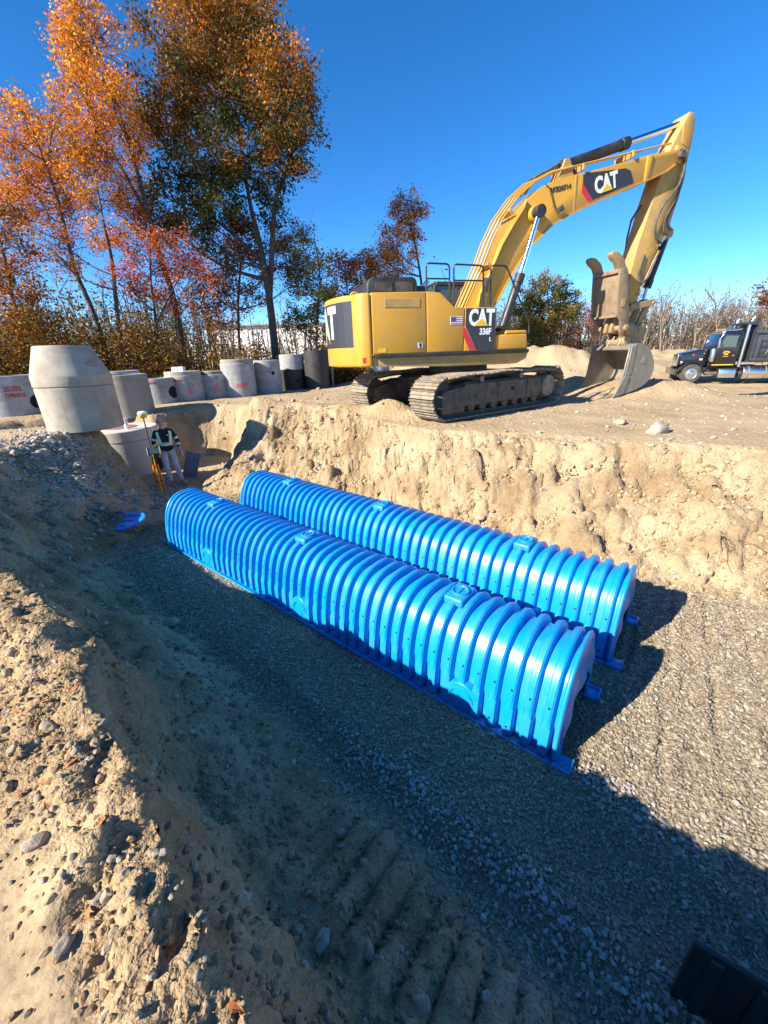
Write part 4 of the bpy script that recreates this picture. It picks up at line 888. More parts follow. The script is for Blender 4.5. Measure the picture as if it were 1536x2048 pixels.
# grey sheet behind the worker
mb = MB(); mb.box((-5.3, 10.8, -1.2), (.36, .03, .7), Matrix.Rotation(.5, 3, 'Z') @ Matrix.Rotation(R(-20), 3, 'X') @ Matrix.Rotation(R(20), 3, 'Y')); tag(mb.build('fabric_sheet', mat('grey_filter_fabric', (.17, .175, .18), .9, var=.15, bump=.2), None, bevel=.01), 'grey sheet leaning behind the worker in the shaded hollow', 'sheet')
# blue end cap lying at the foot of the bank
cp_ = empty('end_cap', (-4.98, 7.12, ground(-4.98, 7.12)+.06), R(20), 'spare blue plastic end cap lying flat on the dirt', 'end cap')
mb = MB(); out_ = [(.40*math.cos(a), .30*math.sin(a)) for a in np.linspace(R(-75), R(75), 15)]; out_ = [(-.38, -.27), (-.15, -.30)]+out_+[(-.15, .30), (-.36, .24), (-.22, .10), (-.20, -.02), (-.33, -.06)]
mb.prism(out_, 0, .05, 'z'); c0 = mb.build('cap_plate', M['blue'], cp_, bevel=.015, seg=2)
for k, yy in enumerate((-.17, 0.0, .17)):
    mb = MB(); mb.tube([(-.12, yy, .055), (.20-.3*abs(yy), yy, .06)], .016, 8); mb.build('cap_rib', M['blue'], c0)
mb = MB(); mb.box((-.28, .18, .10), (.22, .02, .12)); mb.box((-.34, -.17, .09), (.10, .2, .08)); mb.build('cap_lip', M['blue'], c0, bevel=.006, seg=1)
cp_.rotation_euler = (R(14), R(-6), R(-15))
# black ribbed panel close to the foot of the near bank
pn = empty('ribbed_panel', (0, 0, 0), 0, 'black ribbed plastic panel standing on the stone in the shaded pit', 'plastic panel')
pdir = Vector((.83, -.557, 0)); pnrm = Vector((-.557, -.83, 0)); pz = FLOOR-.02; pa = Vector((1.36, .94, 0)); PR = Matrix((pdir, pnrm, (0, 0, 1))).transposed()
mb = MB(); mb.box(pa+pdir*.55+Vector((0, 0, pz+.28)), (1.1, .03, .56), PR); sh = mb.build('sheet', M['panel'], pn, bevel=.008)
for k in range(6):
    t_ = .09+.17*k; mb = MB(); mb.box(pa+pdir*t_+pnrm*.02+Vector((0, 0, pz+.275)), (.055, .035, .53), PR); mb.build('rib', M['panel'], sh, bevel=.018, seg=3)
mb = MB(); mb.box(pa+pdir*.55-pnrm*.06+Vector((0, 0, pz+.02)), (1.1, .22, .03), PR); mb.build('base_flange', M['panel'], sh, bevel=.006, seg=1)
# ---------------------------------------------------------------- worker
def skin(name, verts, edges, radii, m, parent, root=0, sub=2):
    me = bpy.data.meshes.new(name); me.from_pydata(verts, edges, []); o = bpy.data.objects.new(name, me); link(o, parent)
    md = o.modifiers.new('skin', 'SKIN'); md.use_smooth_shade = True
    for i, r_ in enumerate(radii): me.skin_vertices[0].data[i].radius = r_ if isinstance(r_, tuple) else (r_, r_)
    me.skin_vertices[0].data[root].use_root = True
    ss = o.modifiers.new('subdivision', 'SUBSURF'); ss.levels = sub; ss.render_levels = sub
    me.materials.append(m); return o
M['skin'] = mat('skin', (.52, .27, .18), .55, var=.06)
M['glove'] = mat('flushed_skin', (.55, .23, .15), .6, var=.08)
M['jacket'] = mat('black_fleece', (.014, .015, .018), .9, var=.2, bump=.2)
M['jeans'] = mat('faded_denim', (.42, .47, .52), .9, var=.16, scale=9, bump=.15, dirt=(.42, .43, .43), dscale=5, damt=.5)
M['boot'] = mat('dusty_boot', (.24, .20, .165), .85, var=.2)
M['hair'] = mat('grey_hair', (.36, .355, .35), .8, var=.25, scale=40)
M['lime'] = mat('lime_tape', (.55, .75, .10), .5, var=.05)
M['silver'] = mat('silver_reflective_tape', (.62, .68, .66), .4, var=.05)
wx, wy = -5.44, 10.02
wk = empty('person', (wx, wy, ground(wx, wy)+.01), R(28), 'worker in black jacket with reflective stripes and pale jeans, hands at waist', 'person')
bv = [(0, 0, .95), (0, .01, 1.15), (0, .01, 1.36), (0, .0, 1.48), (-.005, -.015, 1.54), (-.01, -.03, 1.60), (-.012, -.035, 1.67), (-.012, -.02, 1.725),
      (.09, 0, .90), (.125, -.03, .50), (.17, .0, .10), (-.09, 0, .90), (-.10, -.035, .50), (-.075, .0, .10),
      (.17, .01, 1.40), (.275, .03, 1.16), (.285, -.07, .97), (-.17, .01, 1.40), (-.285, .02, 1.17), (-.20, -.15, .99),
      (.285, -.115, .90), (-.185, -.185, .92)]
be = [(0, 1), (1, 2), (2, 3), (3, 4), (4, 5), (5, 6), (6, 7), (0, 8), (8, 9), (9, 10), (0, 11), (11, 12), (12, 13), (2, 14), (14, 15), (15, 16), (2, 17), (17, 18), (18, 19), (16, 20), (19, 21)]
br = [(.10, .08), (.10, .075), (.11, .08), .055, .056, (.072, .085), (.078, .095), (.06, .075), .075, .055, .04, .075, .055, .04, .055, .045, .032, .055, .045, .032, (.038, .02), (.038, .02)]
fi = len(bv)
for hx, hy, hz, sgn in ((.285, -.115, .90, 1), (-.185, -.185, .92, -1)):
    hand = fi-2 if sgn == 1 else fi-1
hands = [(20, Vector((.285, -.115, .90)), 1), (21, Vector((-.185, -.185, .92)), -1)]
for hi, hp, sgn in hands:
    for k, (dx, ln_) in enumerate(((-.028, .070), (-.009, .082), (.010, .078), (.028, .060))):
        i0 = len(bv); q = hp+Vector((dx, -.01, -.035)); bv += [tuple(q), tuple(q+Vector((dx*.2, -.014, -ln_*.5))), tuple(q+Vector((dx*.2, -.004, -ln_)))]
        be += [(hi, i0), (i0, i0+1), (i0+1, i0+2)]; br += [.0105, .0095, .008]
    i0 = len(bv); q = hp+Vector((-sgn*.038, -.012, .012)); bv += [tuple(q), tuple(q+Vector((-sgn*.025, -.022, -.035)))]; be += [(hi, i0), (i0, i0+1)]; br += [.012, .010]
bd = skin('body', bv, be, br, M['skin'], wk)
mb = MB(); mb.tube([(-.012, -.108, 1.665), (-.012, -.132, 1.632), (-.012, -.118, 1.620)], [.008, .016, .012], 8); mb.build('nose', M['skin'], bd)
for dx in (-.033, .033):
    mb = MB(); mb.lathe([(.0001, -.009), (.008, -.004), (.009, .002), (.0001, .008)], (-.012+dx, -.110, 1.662), 10); mb.build('eye', M['hole'], bd)
    mb = MB(); mb.tube([(-.012+dx*.5, -.116, 1.679), (-.012+dx*1.5, -.108, 1.677)], .005, 6); mb.build('eyebrow', M['hair'], bd)
    mb = MB(); mb.lathe([(.0001, -.012), (.014, -.006), (.018, .004), (.0001, .01)], (-.012+dx*2.45, -.028, 1.652), 10, Matrix.Diagonal((.6, 1, 2.0)).to_3x3()); mb.build('ear', M['skin'], bd)
mb = MB(); mb.tube([(-.034, -.108, 1.592), (-.012, -.115, 1.588), (.010, -.108, 1.592)], .005, 6); mb.build('mouth', M['glove'], bd)
mb = MB()
for i in range(9):
    pass
cap_r = []
for i, el in enumerate(np.linspace(-10, 90, 8)):
    ring = []
    for k in range(20):
        a = 2*math.pi*k/20; e_ = R(el); front = max(0, -math.sin(a)); zc = 1.672; low = -.055+.085*front if i == 0 else None
        x_ = .088*math.cos(e_)*math.cos(a); y_ = .105*math.cos(e_)*math.sin(a)+.0; z_ = .088*math.sin(e_) if low is None else low
        if front > .4 and i < 3: y_ *= .93; z_ = max(z_, .045+.01*i)
        ring.append(mb.bm.verts.new((-.012+x_, -.022+y_, zc+z_)))
    cap_r.append(ring)
for i in range(7):
    for k in range(20): mb.bm.faces.new((cap_r[i][k], cap_r[i][(k+1) % 20], cap_r[i+1][(k+1) % 20], cap_r[i+1][k]))
mb.build('hair', M['hair'], wk)
jv = [(0, .01, .85), (0, .01, 1.12), (0, .01, 1.34), (0, .005, 1.45), (.185, .01, 1.40), (.27, .03, 1.16), (.275, -.06, .985), (-.185, .01, 1.40), (-.275, .02, 1.17), (-.20, -.14, 1.0), (0, 0, 1.51)]
je = [(0, 1), (1, 2), (2, 3), (2, 4), (4, 5), (5, 6), (2, 7), (7, 8), (8, 9), (3, 10)]
jr = [(.165, .115), (.165, .115), (.17, .115), (.12, .09), .070, .056, .046, .070, .056, .046, (.068, .07)]
jk = skin('jacket', jv, je, jr, M['jacket'], wk)
nv = [(0, 0, 1.06), (.095, 0, .86), (.13, -.03, .50), (.172, .0, .12), (-.095, 0, .86), (-.10, -.035, .50), (-.076, .0, .12)]
skin('jeans', nv, [(0, 1), (1, 2), (2, 3), (0, 4), (4, 5), (5, 6)], [(.15, .105), .095, .072, .064, .095, .072, .064], M['jeans'], wk)
for ax_, tx_ in ((.172, .235), (-.076, -.10)):
    skin('boot', [(ax_, .03, .10), (ax_, .0, .05), ((ax_+tx_)/2, -.09, .045), (tx_, -.17, .04)], [(0, 1), (1, 2), (2, 3)], [.058, (.055, .05), (.05, .042), (.042, .034)], M['boot'], wk, sub=2)
def band(pts, w, m, r_=.006):
    "flat tape following points on the jacket"
    mb = MB(); P_ = [Vector(p) for p in pts]
    for i in range(len(P_)-1):
        a_, c_ = P_[i], P_[i+1]; d_ = (c_-a_); x_ = d_.normalized(); n_ = Vector((a_.x*.4, a_.y-.01, 0)).normalized() if abs(a_.y) > .001 else Vector((0, -1, 0)); y_ = n_.cross(x_).normalized(); n_ = x_.cross(y_)
        mb.box((a_+c_)/2, (d_.length*1.08, w, r_), Matrix((x_, y_, n_)).transposed())
    return mb.build('reflective_stripe', m, jk)
ell = lambda z, rx, ry, a0, a1, n_=9: [(rx*math.sin(a), .01-ry*math.cos(a), z) for a in np.linspace(R(a0), R(a1), n_)]
band(ell(1.10, .160, .118, -95, 95, 13), .055, M['silver']); band(ell(1.145, .160, .118, -95, 95, 13), .02, M['lime'])
for sg in (-1, 1):
    band([(sg*.135, -.085, 1.425), (sg*.13, -.118, 1.32), (sg*.115, -.128, 1.22), (sg*.10, -.128, 1.12)], .05, M['silver'])
    band([(sg*.165, -.075, 1.42), (sg*.162, -.10, 1.32), (sg*.15, -.115, 1.22), (sg*.14, -.12, 1.13)], .02, M['lime'])
def cuff(a_, c_, t0, t1, r_, m):
    a_, c_ = Vector(a_), Vector(c_); mb = MB(); mb.tube([a_+(c_-a_)*t0, a_+(c_-a_)*t1], r_, 16); mb.build('reflective_stripe', m, jk)
cuff(jv[4], jv[5], .58, .78, .060, M['silver']); cuff(jv[7], jv[8], .58, .78, .060, M['silver']); cuff(jv[5], jv[6], .35, .65, .051, M['silver']); cuff(jv[8], jv[9], .35, .65, .051, M['lime'])
mb = MB(); mb.box((.07, -.126, 1.335), (.035, .012, .03)); mb.build('badge', M['silver'], jk, bevel=.004, seg=1)
mb = MB(); mb.box((.315, -.135, .865), (.022, .075, .15), Matrix.Rotation(R(20), 3, 'X')); ph_ = mb.build('handset', M['silver'], None, bevel=.006); ph_.matrix_world = wk.matrix_world @ Matrix.Identity(4); ph_.location = wk.location; ph_.rotation_euler = wk.rotation_euler
tag(ph_, 'pale handset held in the hand of the worker', 'handset')
# ---------------------------------------------------------------- survey rover on its bipod
sxp, syp = -5.34, 9.16; szp = ground(sxp, syp)
sv = empty('survey_rover', (sxp, syp, szp), R(28), 'yellow satellite survey receiver on a pole with tablet and orange bipod legs', 'survey pole')
M['orange'] = mat('orange_paint', (.75, .12, .02), .5, var=.05); M['syellow'] = mat('yellow_plastic', (.75, .48, .02), .4, var=.05)
mb = MB(); mb.tube([(0, 0, .0), (0, 0, .04), (0, 0, 1.05)], [.004, .013, .013], 12); pl_ = mb.build('lower_pole', M['syellow'], sv)
mb = MB(); mb.tube([(0, 0, 1.05), (0, 0, 1.88)], .013, 12); mb.build('upper_pole', M['black'], sv)
mb = MB(); mb.lathe([(.045, 0), (.085, .03), (.10, .07), (.10, .10)], (0, 0, 1.87), 28); rc = mb.build('receiver', M['syellow'], sv)
mb = MB(); mb.lathe([(.102, .10), (.098, .125), (.07, .15), (.0001, .158)], (0, 0, 1.87), 28); mb.build('receiver_dome', M['white'], rc)
mb = MB(); mb.box((.04, -.07, 1.12), (.27, .035, .18), Matrix.Rotation(R(-35), 3, 'X')); tbx = mb.build('tablet', M['black'], sv, bevel=.015)
mb = MB(); mb.box((.04, -.088, 1.127), (.21, .006, .13), Matrix.Rotation(R(-35), 3, 'X')); mb.build('screen', M['glass'], tbx)
for sg in (-1, 1):
    mb = MB(); mb.box((.04+sg*.127, -.08, 1.125), (.018, .045, .19), Matrix.Rotation(R(-35), 3, 'X')); mb.build('tablet_grip', M['concgrey'], tbx, bevel=.006, seg=1)
for sg in (-1, 1):
    top = Vector((sg*.03, 0, 1.0)); bot = Vector((sg*.075-.01, .05, .16)); mb = MB(); mb.tube([top, top+(bot-top)*.3], .014, 8); mb.build('leg_clamp', M['black'], sv)
    mb = MB(); mb.tube([top+(bot-top)*.25, bot], .026, 10); lg = mb.build('leg', M['orange'], sv); mb = MB(); mb.tube([bot, bot+(bot-top).normalized()*.14], [.012, .004], 8); mb.build('leg_tip', M['alu'], lg)
mb = MB(); mb.box((0, .02, .38), (.15, .02, .03)); mb.build('strap', M['black'], sv)
# ---------------------------------------------------------------- rocks one can count
def rock_mesh(seed, sub=2, sq=(1, .8, .65), rough=.3):
    bm = bmesh.new(); bmesh.ops.create_icosphere(bm, subdivisions=sub, radius=.5); r_ = np.random.default_rng(seed)
    co = np.array([v.co[:] for v in bm.verts]); n_ = perlin3(co[:, 0]*2.1+seed*3.7, co[:, 1]*2.1, co[:, 2]*2.1, seed)
    planes = [r_.normal(size=3) for _ in range(7)]
    for v, k in zip(bm.verts, n_):
        p = np.array(v.co[:]); p = p*(1+rough*k*2)
        for q in planes:
            q = q/np.linalg.norm(q); d = p@q
            if d > .38: p = p-q*(d-.38)*.7
        v.co = Vector(p*np.array(sq))
    me = bpy.data.meshes.new('rock'); bm.to_mesh(me); bm.free(); me.shade_smooth(); me.set_sharp_from_angle(angle=R(70)); return me
ROCKS = [rock_mesh(100+i, 3, (1, rnd.uniform(.6, .95), rnd.uniform(.5, .8))) for i in range(9)]
for i, me in enumerate(ROCKS): me.materials.append(M['rock'] if i % 3 else M['rockgrey'])
def rock(x, y, size, label, group, k=None, dz=.12, rot=None, name='rock'):
    o = bpy.data.objects.new(name, ROCKS[(k if k is not None else rnd.randrange(9))]); link(o)
    o.location = (x, y, ground(x, y)+size*dz); o.scale = (size,)*3; o.rotation_euler = rot or (rnd.uniform(-.4, .4), rnd.uniform(-.4, .4), rnd.uniform(0, 6.3))
    tag(o, label, 'rock', group); return o
def pix(u, v, z):
    a = (u-768)/795; b_ = -(v-1024)/795; cr, sr = math.cos(R(-2)), math.sin(R(-2)); a, b_ = a*cr-b_*sr, a*sr+b_*cr
    return Vector((a, math.cos(R(22))+b_*math.sin(R(22)), -math.sin(R(22))+b_*math.cos(R(22))))
def at(u, v, Yd_): d = pix(u, v, 0); return Vector((0, 0, 1.55))+d*(Yd_/d.y)
def on_ground(u, v):
    d = pix(u, v, 0); t_ = .6
    for _ in range(4000):
        p = Vector((0, 0, 1.55))+d*t_
        if p.z <= ground(p.x, p.y): break
        t_ *= 1.004
    return p, t_
SPECIAL = [(840, 2015, 44, 'large pale wedge-shaped rock at the foot of the shaded near bank'), (1313, 866, 52, 'large pale boulder on the sunlit yard above the pit'), (1238, 848, 30, 'flat pale rock beside the large boulder on the yard'),
           (130, 1893, 42, 'lone grey rock casting a shadow on the smooth packed sand'), (72, 1690, 46, 'rough grey rock at the edge of the smooth packed sand'), (346, 1248, 30, 'squarish grey rock half way down the shaded bank'),
           (535, 1483, 26, 'pale rounded rock lying by the stone bed edge in shade'), (735, 1908, 34, 'pale blue-grey rock among pebbles in the machine track ruts'), (84, 910, 26, 'rounded tan boulder at the top of the far slope below the cone stack'),
           (200, 1800, 34, 'rounded pale rock on the sandy rim beside orange leaves'), (400, 1830, 18, 'upright pale stone on the crumbling rim edge'), (100, 1460, 40, 'pale rock with an orange leaf against it on the rim'),
           (290, 905, 20, 'small boulder beside the far manhole pipe'), (960, 1040, 22, 'brown rock at the foot of the sunlit bank')]
for u, v, px, lab in SPECIAL:
    p, t_ = on_ground(u, v); rock(p.x, p.y, px*t_/795*.95, lab, None, dz=.12)
cnt = 0
for (n_, u0, u1, v0, v1, px0, px1, lab, grp) in (
        (36, 0, 330, 1180, 1780, 9, 26, 'loose pale stone on the sunlit sandy rim of the near bank', 'loose stones on the near sandy rim'),
        (14, 20, 420, 1780, 2040, 7, 18, 'loose stone on the sand at the bottom of the sunny rim', 'loose stones low on the sunny rim'),
        (60, 330, 900, 1240, 2040, 9, 22, 'loose stone resting in the shade between bank and stone bed', 'stones at the foot of the shaded bank'),
        (34, 0, 300, 900, 1240, 9, 22, 'stone on the upper slope of the shaded far left bank', 'stones on the far left slope'),
        (40, 860, 1530, 850, 960, 6, 13, 'small pale rock lying on the sunlit yard above the pit', 'rocks on the sunlit yard'),
        (30, 760, 1530, 960, 1220, 7, 15, 'small rock bedded in the face of the sunlit bank', 'rocks in the sunlit bank face'),
        (20, 430, 760, 800, 960, 7, 14, 'rock on the sandy bank below the excavator tracks', 'rocks below the excavator'),
        (40, 40, 640, 775, 835, 5, 9, 'broken stone at the foot of the stored manhole sections', 'broken stone along the manhole row')):
    for _ in range(n_):
        u = rnd.uniform(u0, u1); v = rnd.uniform(v0, v1)
        p, t_ = on_ground(u, v)
        if t_ > 40 or field(STONE, p.x, p.y) > .5: continue
        if (grp.startswith('loose') and p.x*ND[0]+p.y*ND[1] > .12): continue
        if grp.startswith('loose') and field(sm, p.x, p.y) > .6 and rnd.random() < .75: continue
        if grp.startswith('broken') and (p.y < 12 or p.y > 26): continue
        if (p.x+7.55)**2+(p.y-11.75)**2 < .9 or (p.x+6.93)**2+(p.y-9.56)**2 < .6: continue
        rock(p.x, p.y, rnd.uniform(px0, px1)**1.0*t_/795, lab, grp, dz=.14)
# fallen leaves on the rim
M['leafo'] = mat('dry_orange_leaf', (.42, .14, .03), .7, var=.25, scale=20)
lm = MB(); pts_ = [(0, 0), (.25, .18), (.5, .12), (.62, .26), (.85, .1), (1.1, .0), (.85, -.1), (.62, -.26), (.5, -.12), (.25, -.18)]
vs = [lm.bm.verts.new((p[0]-.5, p[1], .08*math.sin(p[0]*3)+.25*abs(p[1]))) for p in pts_]; lm.bm.faces.new(vs); leaf0 = lm.build('fallen_leaf', M['leafo'], None, smooth=False)
sd = leaf0.modifiers.new('thickness', 'SOLIDIFY'); sd.thickness = .01
for i, (u, v) in enumerate([(60, 1420), (90, 1408), (75, 1450), (145, 1530), (70, 1545), (95, 1570), (50, 1590), (205, 1650), (180, 1830), (35, 1425), (190, 1310), (100, 1620), (470, 2020), (150, 1380)]):
    p, t_ = on_ground(u, v); o = leaf0 if i == 0 else dup(leaf0); o.location = (p.x, p.y, p.z+.012); o.scale = (.05,)*3; o.rotation_euler = (rnd.uniform(-.7, .7), rnd.uniform(-.7, .7), rnd.uniform(0, 6.3))
    tag(o, 'dry orange leaf lying among the stones on the rim', 'leaf', 'fallen leaves on the rim')
# roots poking out of the sunlit bank
p, t_ = on_ground(1440, 1075); mb = MB()
for k in range(26):
    q = p+Vector((rnd.uniform(-.08, .08), rnd.uniform(-.02, .04), rnd.uniform(-.03, .04))); pth = [q]; d_ = Vector((rnd.uniform(-1, 1), rnd.uniform(-1.2, -.3), rnd.uniform(-.8, .3))).normalized(); ln_ = rnd.uniform(.03, .09) if k > 3 else .13
    for j in range(6): d_ = (d_+Vector((rnd.uniform(-.4, .4), rnd.uniform(-.3, .2), rnd.uniform(-.55, .15)))).normalized(); pth.append(pth[-1]+d_*ln_)
    for j, q_ in enumerate(pth): q_.z = max(q_.z, ground(q_.x, q_.y)+.005)
    mb.tube(pth, [.006-.0008*j for j in range(7)], 5)
tag(mb.build('root_tangle', M['bark'], None), 'tangle of thin dark roots hanging out of the sunlit bank', 'roots')
# ---------------------------------------------------------------- dump truck
TX, TYY = 18.23, 24.87; TZ = ground(TX, TYY)
tr = empty('dump_truck', (TX, TYY, TZ), -.38, 'black conventional dump truck with chrome exhaust parked across the yard', 'truck')
def wheel(x, y, rr=.52, w=.30, front=True):
    mb = MB(); mb.lathe([(.29, -.02), (.30, -w/2), (rr-.05, -w/2), (rr, -w/2+.05), (rr, w/2-.05), (rr-.05, w/2), (.30, w/2), (.29, .02)], (x, y, rr), 40, Matrix.Rotation(R(90), 3, 'X')); ty = mb.build('wheel', M['rubber'], tr, angle=40)
    s_ = 1 if y < 0 else -1
    mb = MB(); mb.lathe([(.31, .0), (.30, .02), (.24, -.03), (.22, .0), (.12, .03), (.10, .09), (.0001, .10)], (x, y-s_*(w/2-.06), rr), 32, Matrix.Rotation(s_*R(90), 3, 'X')); rm = mb.build('rim', M['alu'], ty)
    mb = MB()
    for k in range(10): a = 2*math.pi*k/10; mb.cyl((x+.17*math.cos(a), y-s_*(w/2-.05), rr+.17*math.sin(a)), (x+.17*math.cos(a), y-s_*(w/2+.0), rr+.17*math.sin(a)), .018, 8)
    tag(mb.build('lug_nuts', M['steel'], ty), kind='stuff')
for y_ in (-1.05, 1.05): wheel(0, y_)
for x_ in (5.6, 6.95):
    for y_ in (-.98, .98): wheel(x_, y_, .52, .52)
mb = MB(); mb.box((3.6, 0, .72), (8.2, .85, .28)); mb.build('chassis', M['black'], tr, bevel=.01)
mb = MB(); mb.prism([(-.72, 1.0), (.95, .92), (.95, 1.78), (.3, 1.74), (-.55, 1.58), (-.70, 1.50)], -.62, .62); hd = mb.build('hood', M['truckblack'], tr, bevel=.07, seg=4)
mb = MB(); mb.box((-.76, 0, 1.22), (.06, 1.0, .62)); mb.build('grille', M['alu'], hd, bevel=.02)
for z_, x_, w_, mm, nm in ((1.48, .02, .10, 'red', 'side_emblem'), (1.55, .62, .05, 'gold', 'round_badge'), (1.25, .5, .12, 'silver', 'number_plate')):
    mb = MB(); mb.box((x_+.05, -.655, z_), (w_*1.5, .012, w_*.7)); mb.build(nm, M[mm], hd, bevel=.003, seg=1)
for sg in (-1, 1):
    arc = [(.70*math.cos(a), .50+.68*math.sin(a)) for a in np.linspace(R(8), R(172), 18)]; arc2 = [(.62*math.cos(a), .50+.60*math.sin(a)) for a in np.linspace(R(172), R(8), 18)]
    mb = MB(); mb.prism(arc+arc2, sg*.62, sg*1.22); mb.build('fender', M['truckblack'], tr, bevel=.02)
    mb = MB(); mb.tube([(.70, sg*1.15, .55), (.95, sg*1.0, .9), (1.0, sg*.8, 1.2)], .05, 8); mb.build('fender_brace', M['truckblack'], tr)
    mb = MB(); mb.lathe([(.10, -.07), (.12, .0), (.10, .06), (.0001, .07)], (-.60, sg*.85, 1.12), 18, Matrix.Rotation(R(-90), 3, 'Y')); mb.build('headlight', M['alu'], tr)
    mb = MB(); mb.lathe([(.0001, 0), (.15, .01), (.16, .05), (.16, .55), (.14, .64), (.0001, .66)], (1.02, sg*.98, 1.12), 24); mb.build('air_cleaner', M['alu'], tr)
    mb = MB(); mb.tube([(2.62, sg*1.0, .85), (2.62, sg*1.0, 2.9), (2.68, sg*1.0, 3.1), (2.78, sg*1.0, 3.2)], [.10, .10, .085, .08], 20); mb.build('exhaust_stack', M['alu'], tr)
    mb = MB(); mb.tube([(2.85, sg*1.02, .56), (4.35, sg*1.02, .56)], .33, 32); ft = mb.build('fuel_tank', M['alu'], tr, bevel=.04, seg=3)
    for x_ in (3.15, 4.05): mb = MB(); mb.tube([(x_-.03, sg*1.02, .56), (x_+.03, sg*1.02, .56)], .337, 32); mb.build('tank_strap', M['steel'], ft)
    mb = MB(); mb.box((2.0, sg*1.02, .52), (.95, .5, .44)); tb_ = mb.build('battery_box', M['alu'], tr, bevel=.02)
    mb = MB(); mb.box((2.0, sg*1.02, .77), (.98, .52, .05)); mb.build('step_tread', M['black'], tb_, bevel=.01, seg=1)
    mb = MB(); mb.box((1.15, sg*1.22, 2.02), (.10, .18, .42)); mb.tube([(1.2, sg*1.0, 2.3), (1.15, sg*1.2, 2.26)], .015, 6); mb.tube([(1.2, sg*1.0, 1.75), (1.15, sg*1.2, 1.8)], .015, 6); mb.build('mirror', M['alu'], tr, bevel=.02)
mb = MB(); mb.box((-.86, 0, .62), (.12, 2.3, .34)); mb.build('bumper', M['truckblack'], tr, bevel=.03)
mb = MB(); mb.prism([(.98, .86), (2.45, .86), (2.48, 2.45), (2.36, 2.62), (1.50, 2.62), (1.34, 2.50), (1.02, 1.85)], -.98, .98); cb_ = mb.build('cab', M['truckblack'], tr, bevel=.06, seg=4)
for sg in (-1, 1):
    mb = MB(); mb.prism([(1.36, 1.86), (2.20, 1.86), (2.22, 2.36), (1.56, 2.38)], sg*.976, sg*.986); w_ = mb.build('side_window', M['glass'], cb_)
    fr_ = [(1.34, 1.84), (2.22, 1.84), (2.24, 2.38), (1.54, 2.40)]; mb = MB(); mb.tube([(p[0], sg*.988, p[1]) for p in fr_+fr_[:1]], .014, 6); mb.build('window_frame', M['alu'], w_)
    mb = MB(); mb.box((2.18, sg*.99, 1.42), (.14, .02, .05)); mb.build('door_handle', M['alu'], cb_, bevel=.006, seg=1)
    mb = MB()
    for r_, (n_, z_, w_) in enumerate(((7, 1.62, .40), (4, 1.50, .24), (6, 1.39, .30))):
        for k in range(n_):
            f_ = (k+.5)/n_-.5; mb.box((1.78+w_*f_, sg*.984, z_-(.10*f_*f_*4*.6 if r_ == 0 else 0)), (w_/n_*.72, .006, .07 if r_ < 2 else .035))
    tag(mb.build('door_lettering', M['gold'], cb_), kind='stuff')
    mb = MB(); mb.box((1.72, sg*.985, .97), (1.2, .01, .05)); mb.build('sill_stripe', M['gold'], cb_)
mb = MB(); mb.prism([(1.30, 2.5), (2.35, 2.66), (2.30, 2.72), (1.28, 2.60)], -.9, .9); mb.build('roof_visor', M['alu'], cb_, bevel=.015)
for y_ in np.linspace(-.6, .6, 5): mb = MB(); mb.lathe([(.03, 0), (.03, .04), (.0001, .06)], (1.5, y_, 2.68), 10); mb.build('marker_lamp', M['gold'], cb_)
mb = MB(); mb.box((1.22, 0, 2.16), (.03, 1.6, .5), Matrix.Rotation(R(27), 3, 'Y')); mb.build('windscreen', M['glass'], cb_)
mb = MB(); mb.prism([(3.0, 1.12), (8.3, 1.12), (8.3, 2.45), (3.05, 2.62)], -1.2, -1.14); mb.prism([(3.0, 1.12), (8.3, 1.12), (8.3, 2.45), (3.05, 2.62)], 1.14, 1.2); mb.prism([(2.98, 1.1), (3.06, 1.1), (3.1, 3.0), (3.02, 3.0)], -1.2, 1.2); mb.box((5.6, 0, 1.12), (5.4, 2.38, .08)); mb.prism([(2.25, 2.92), (3.1, 2.82), (3.1, 3.06), (2.3, 3.0)], -1.15, 1.15); dp = mb.build('dump_body', M['dump'], tr, bevel=.015)
for x_ in (3.06, 3.9, 4.75, 5.6, 6.45, 7.3, 8.2): mb = MB(); mb.box((x_, -1.23, 1.84), (.12, .08, 1.42)); mb.box((x_, 1.23, 1.84), (.12, .08, 1.42)); mb.build('body_rib', M['dump'], dp, bevel=.01, seg=1)
for z_ in (1.2, 2.5): mb = MB(); mb.box((5.65, -1.235, z_), (5.3, .1, .14)); mb.build('body_rail', M['dump'], dp, bevel=.015)
mb = MB()
for y_ in (-1.30,):
    for x_ in (3.35, 3.75): mb.tube([(x_, y_, .75), (x_, y_, 2.2)], .016, 6)
    for z_ in np.linspace(.8, 2.1, 6): mb.tube([(3.35, y_, z_), (3.75, y_, z_)], .014, 6)
mb.build('ladder', M['black'], tr)
mb = MB(); mb.tube([(3.75, -1.30, 1.45), (4.0, -1.34, 2.3)], .025, 8); sh_ = mb.build('shovel', M['steel'], tr); mb = MB(); mb.box((4.04, -1.34, 2.42), (.26, .03, .28), Matrix.Rotation(R(15), 3, 'Y')); mb.build('shovel_blade', mat('rusty_steel', (.28, .13, .06), .8, var=.2), sh_, bevel=.01, seg=1)

for ch in list(tr.children_recursive):   # shorten the nose and cab to this truck's proportions, wheels stay round
    top_ = ch if ch.parent == tr else (ch.parent if ch.parent.parent == tr else ch.parent.parent)
    if top_.name.split('.')[0] == 'wheel':
        continue
    for v in ch.data.vertices: v.co.x *= .82; v.co.z = v.co.z if v.co.z < .9 else .9+(v.co.z-.9)*1.05
for ch in list(tr.children_recursive):
    top_ = ch if ch.parent == tr else ch.parent
    if top_.name.split('.')[0] == 'wheel' and sum(v.co.x for v in ch.data.vertices)/len(ch.data.vertices) > 2:
        for v in ch.data.vertices: v.co.x -= .95
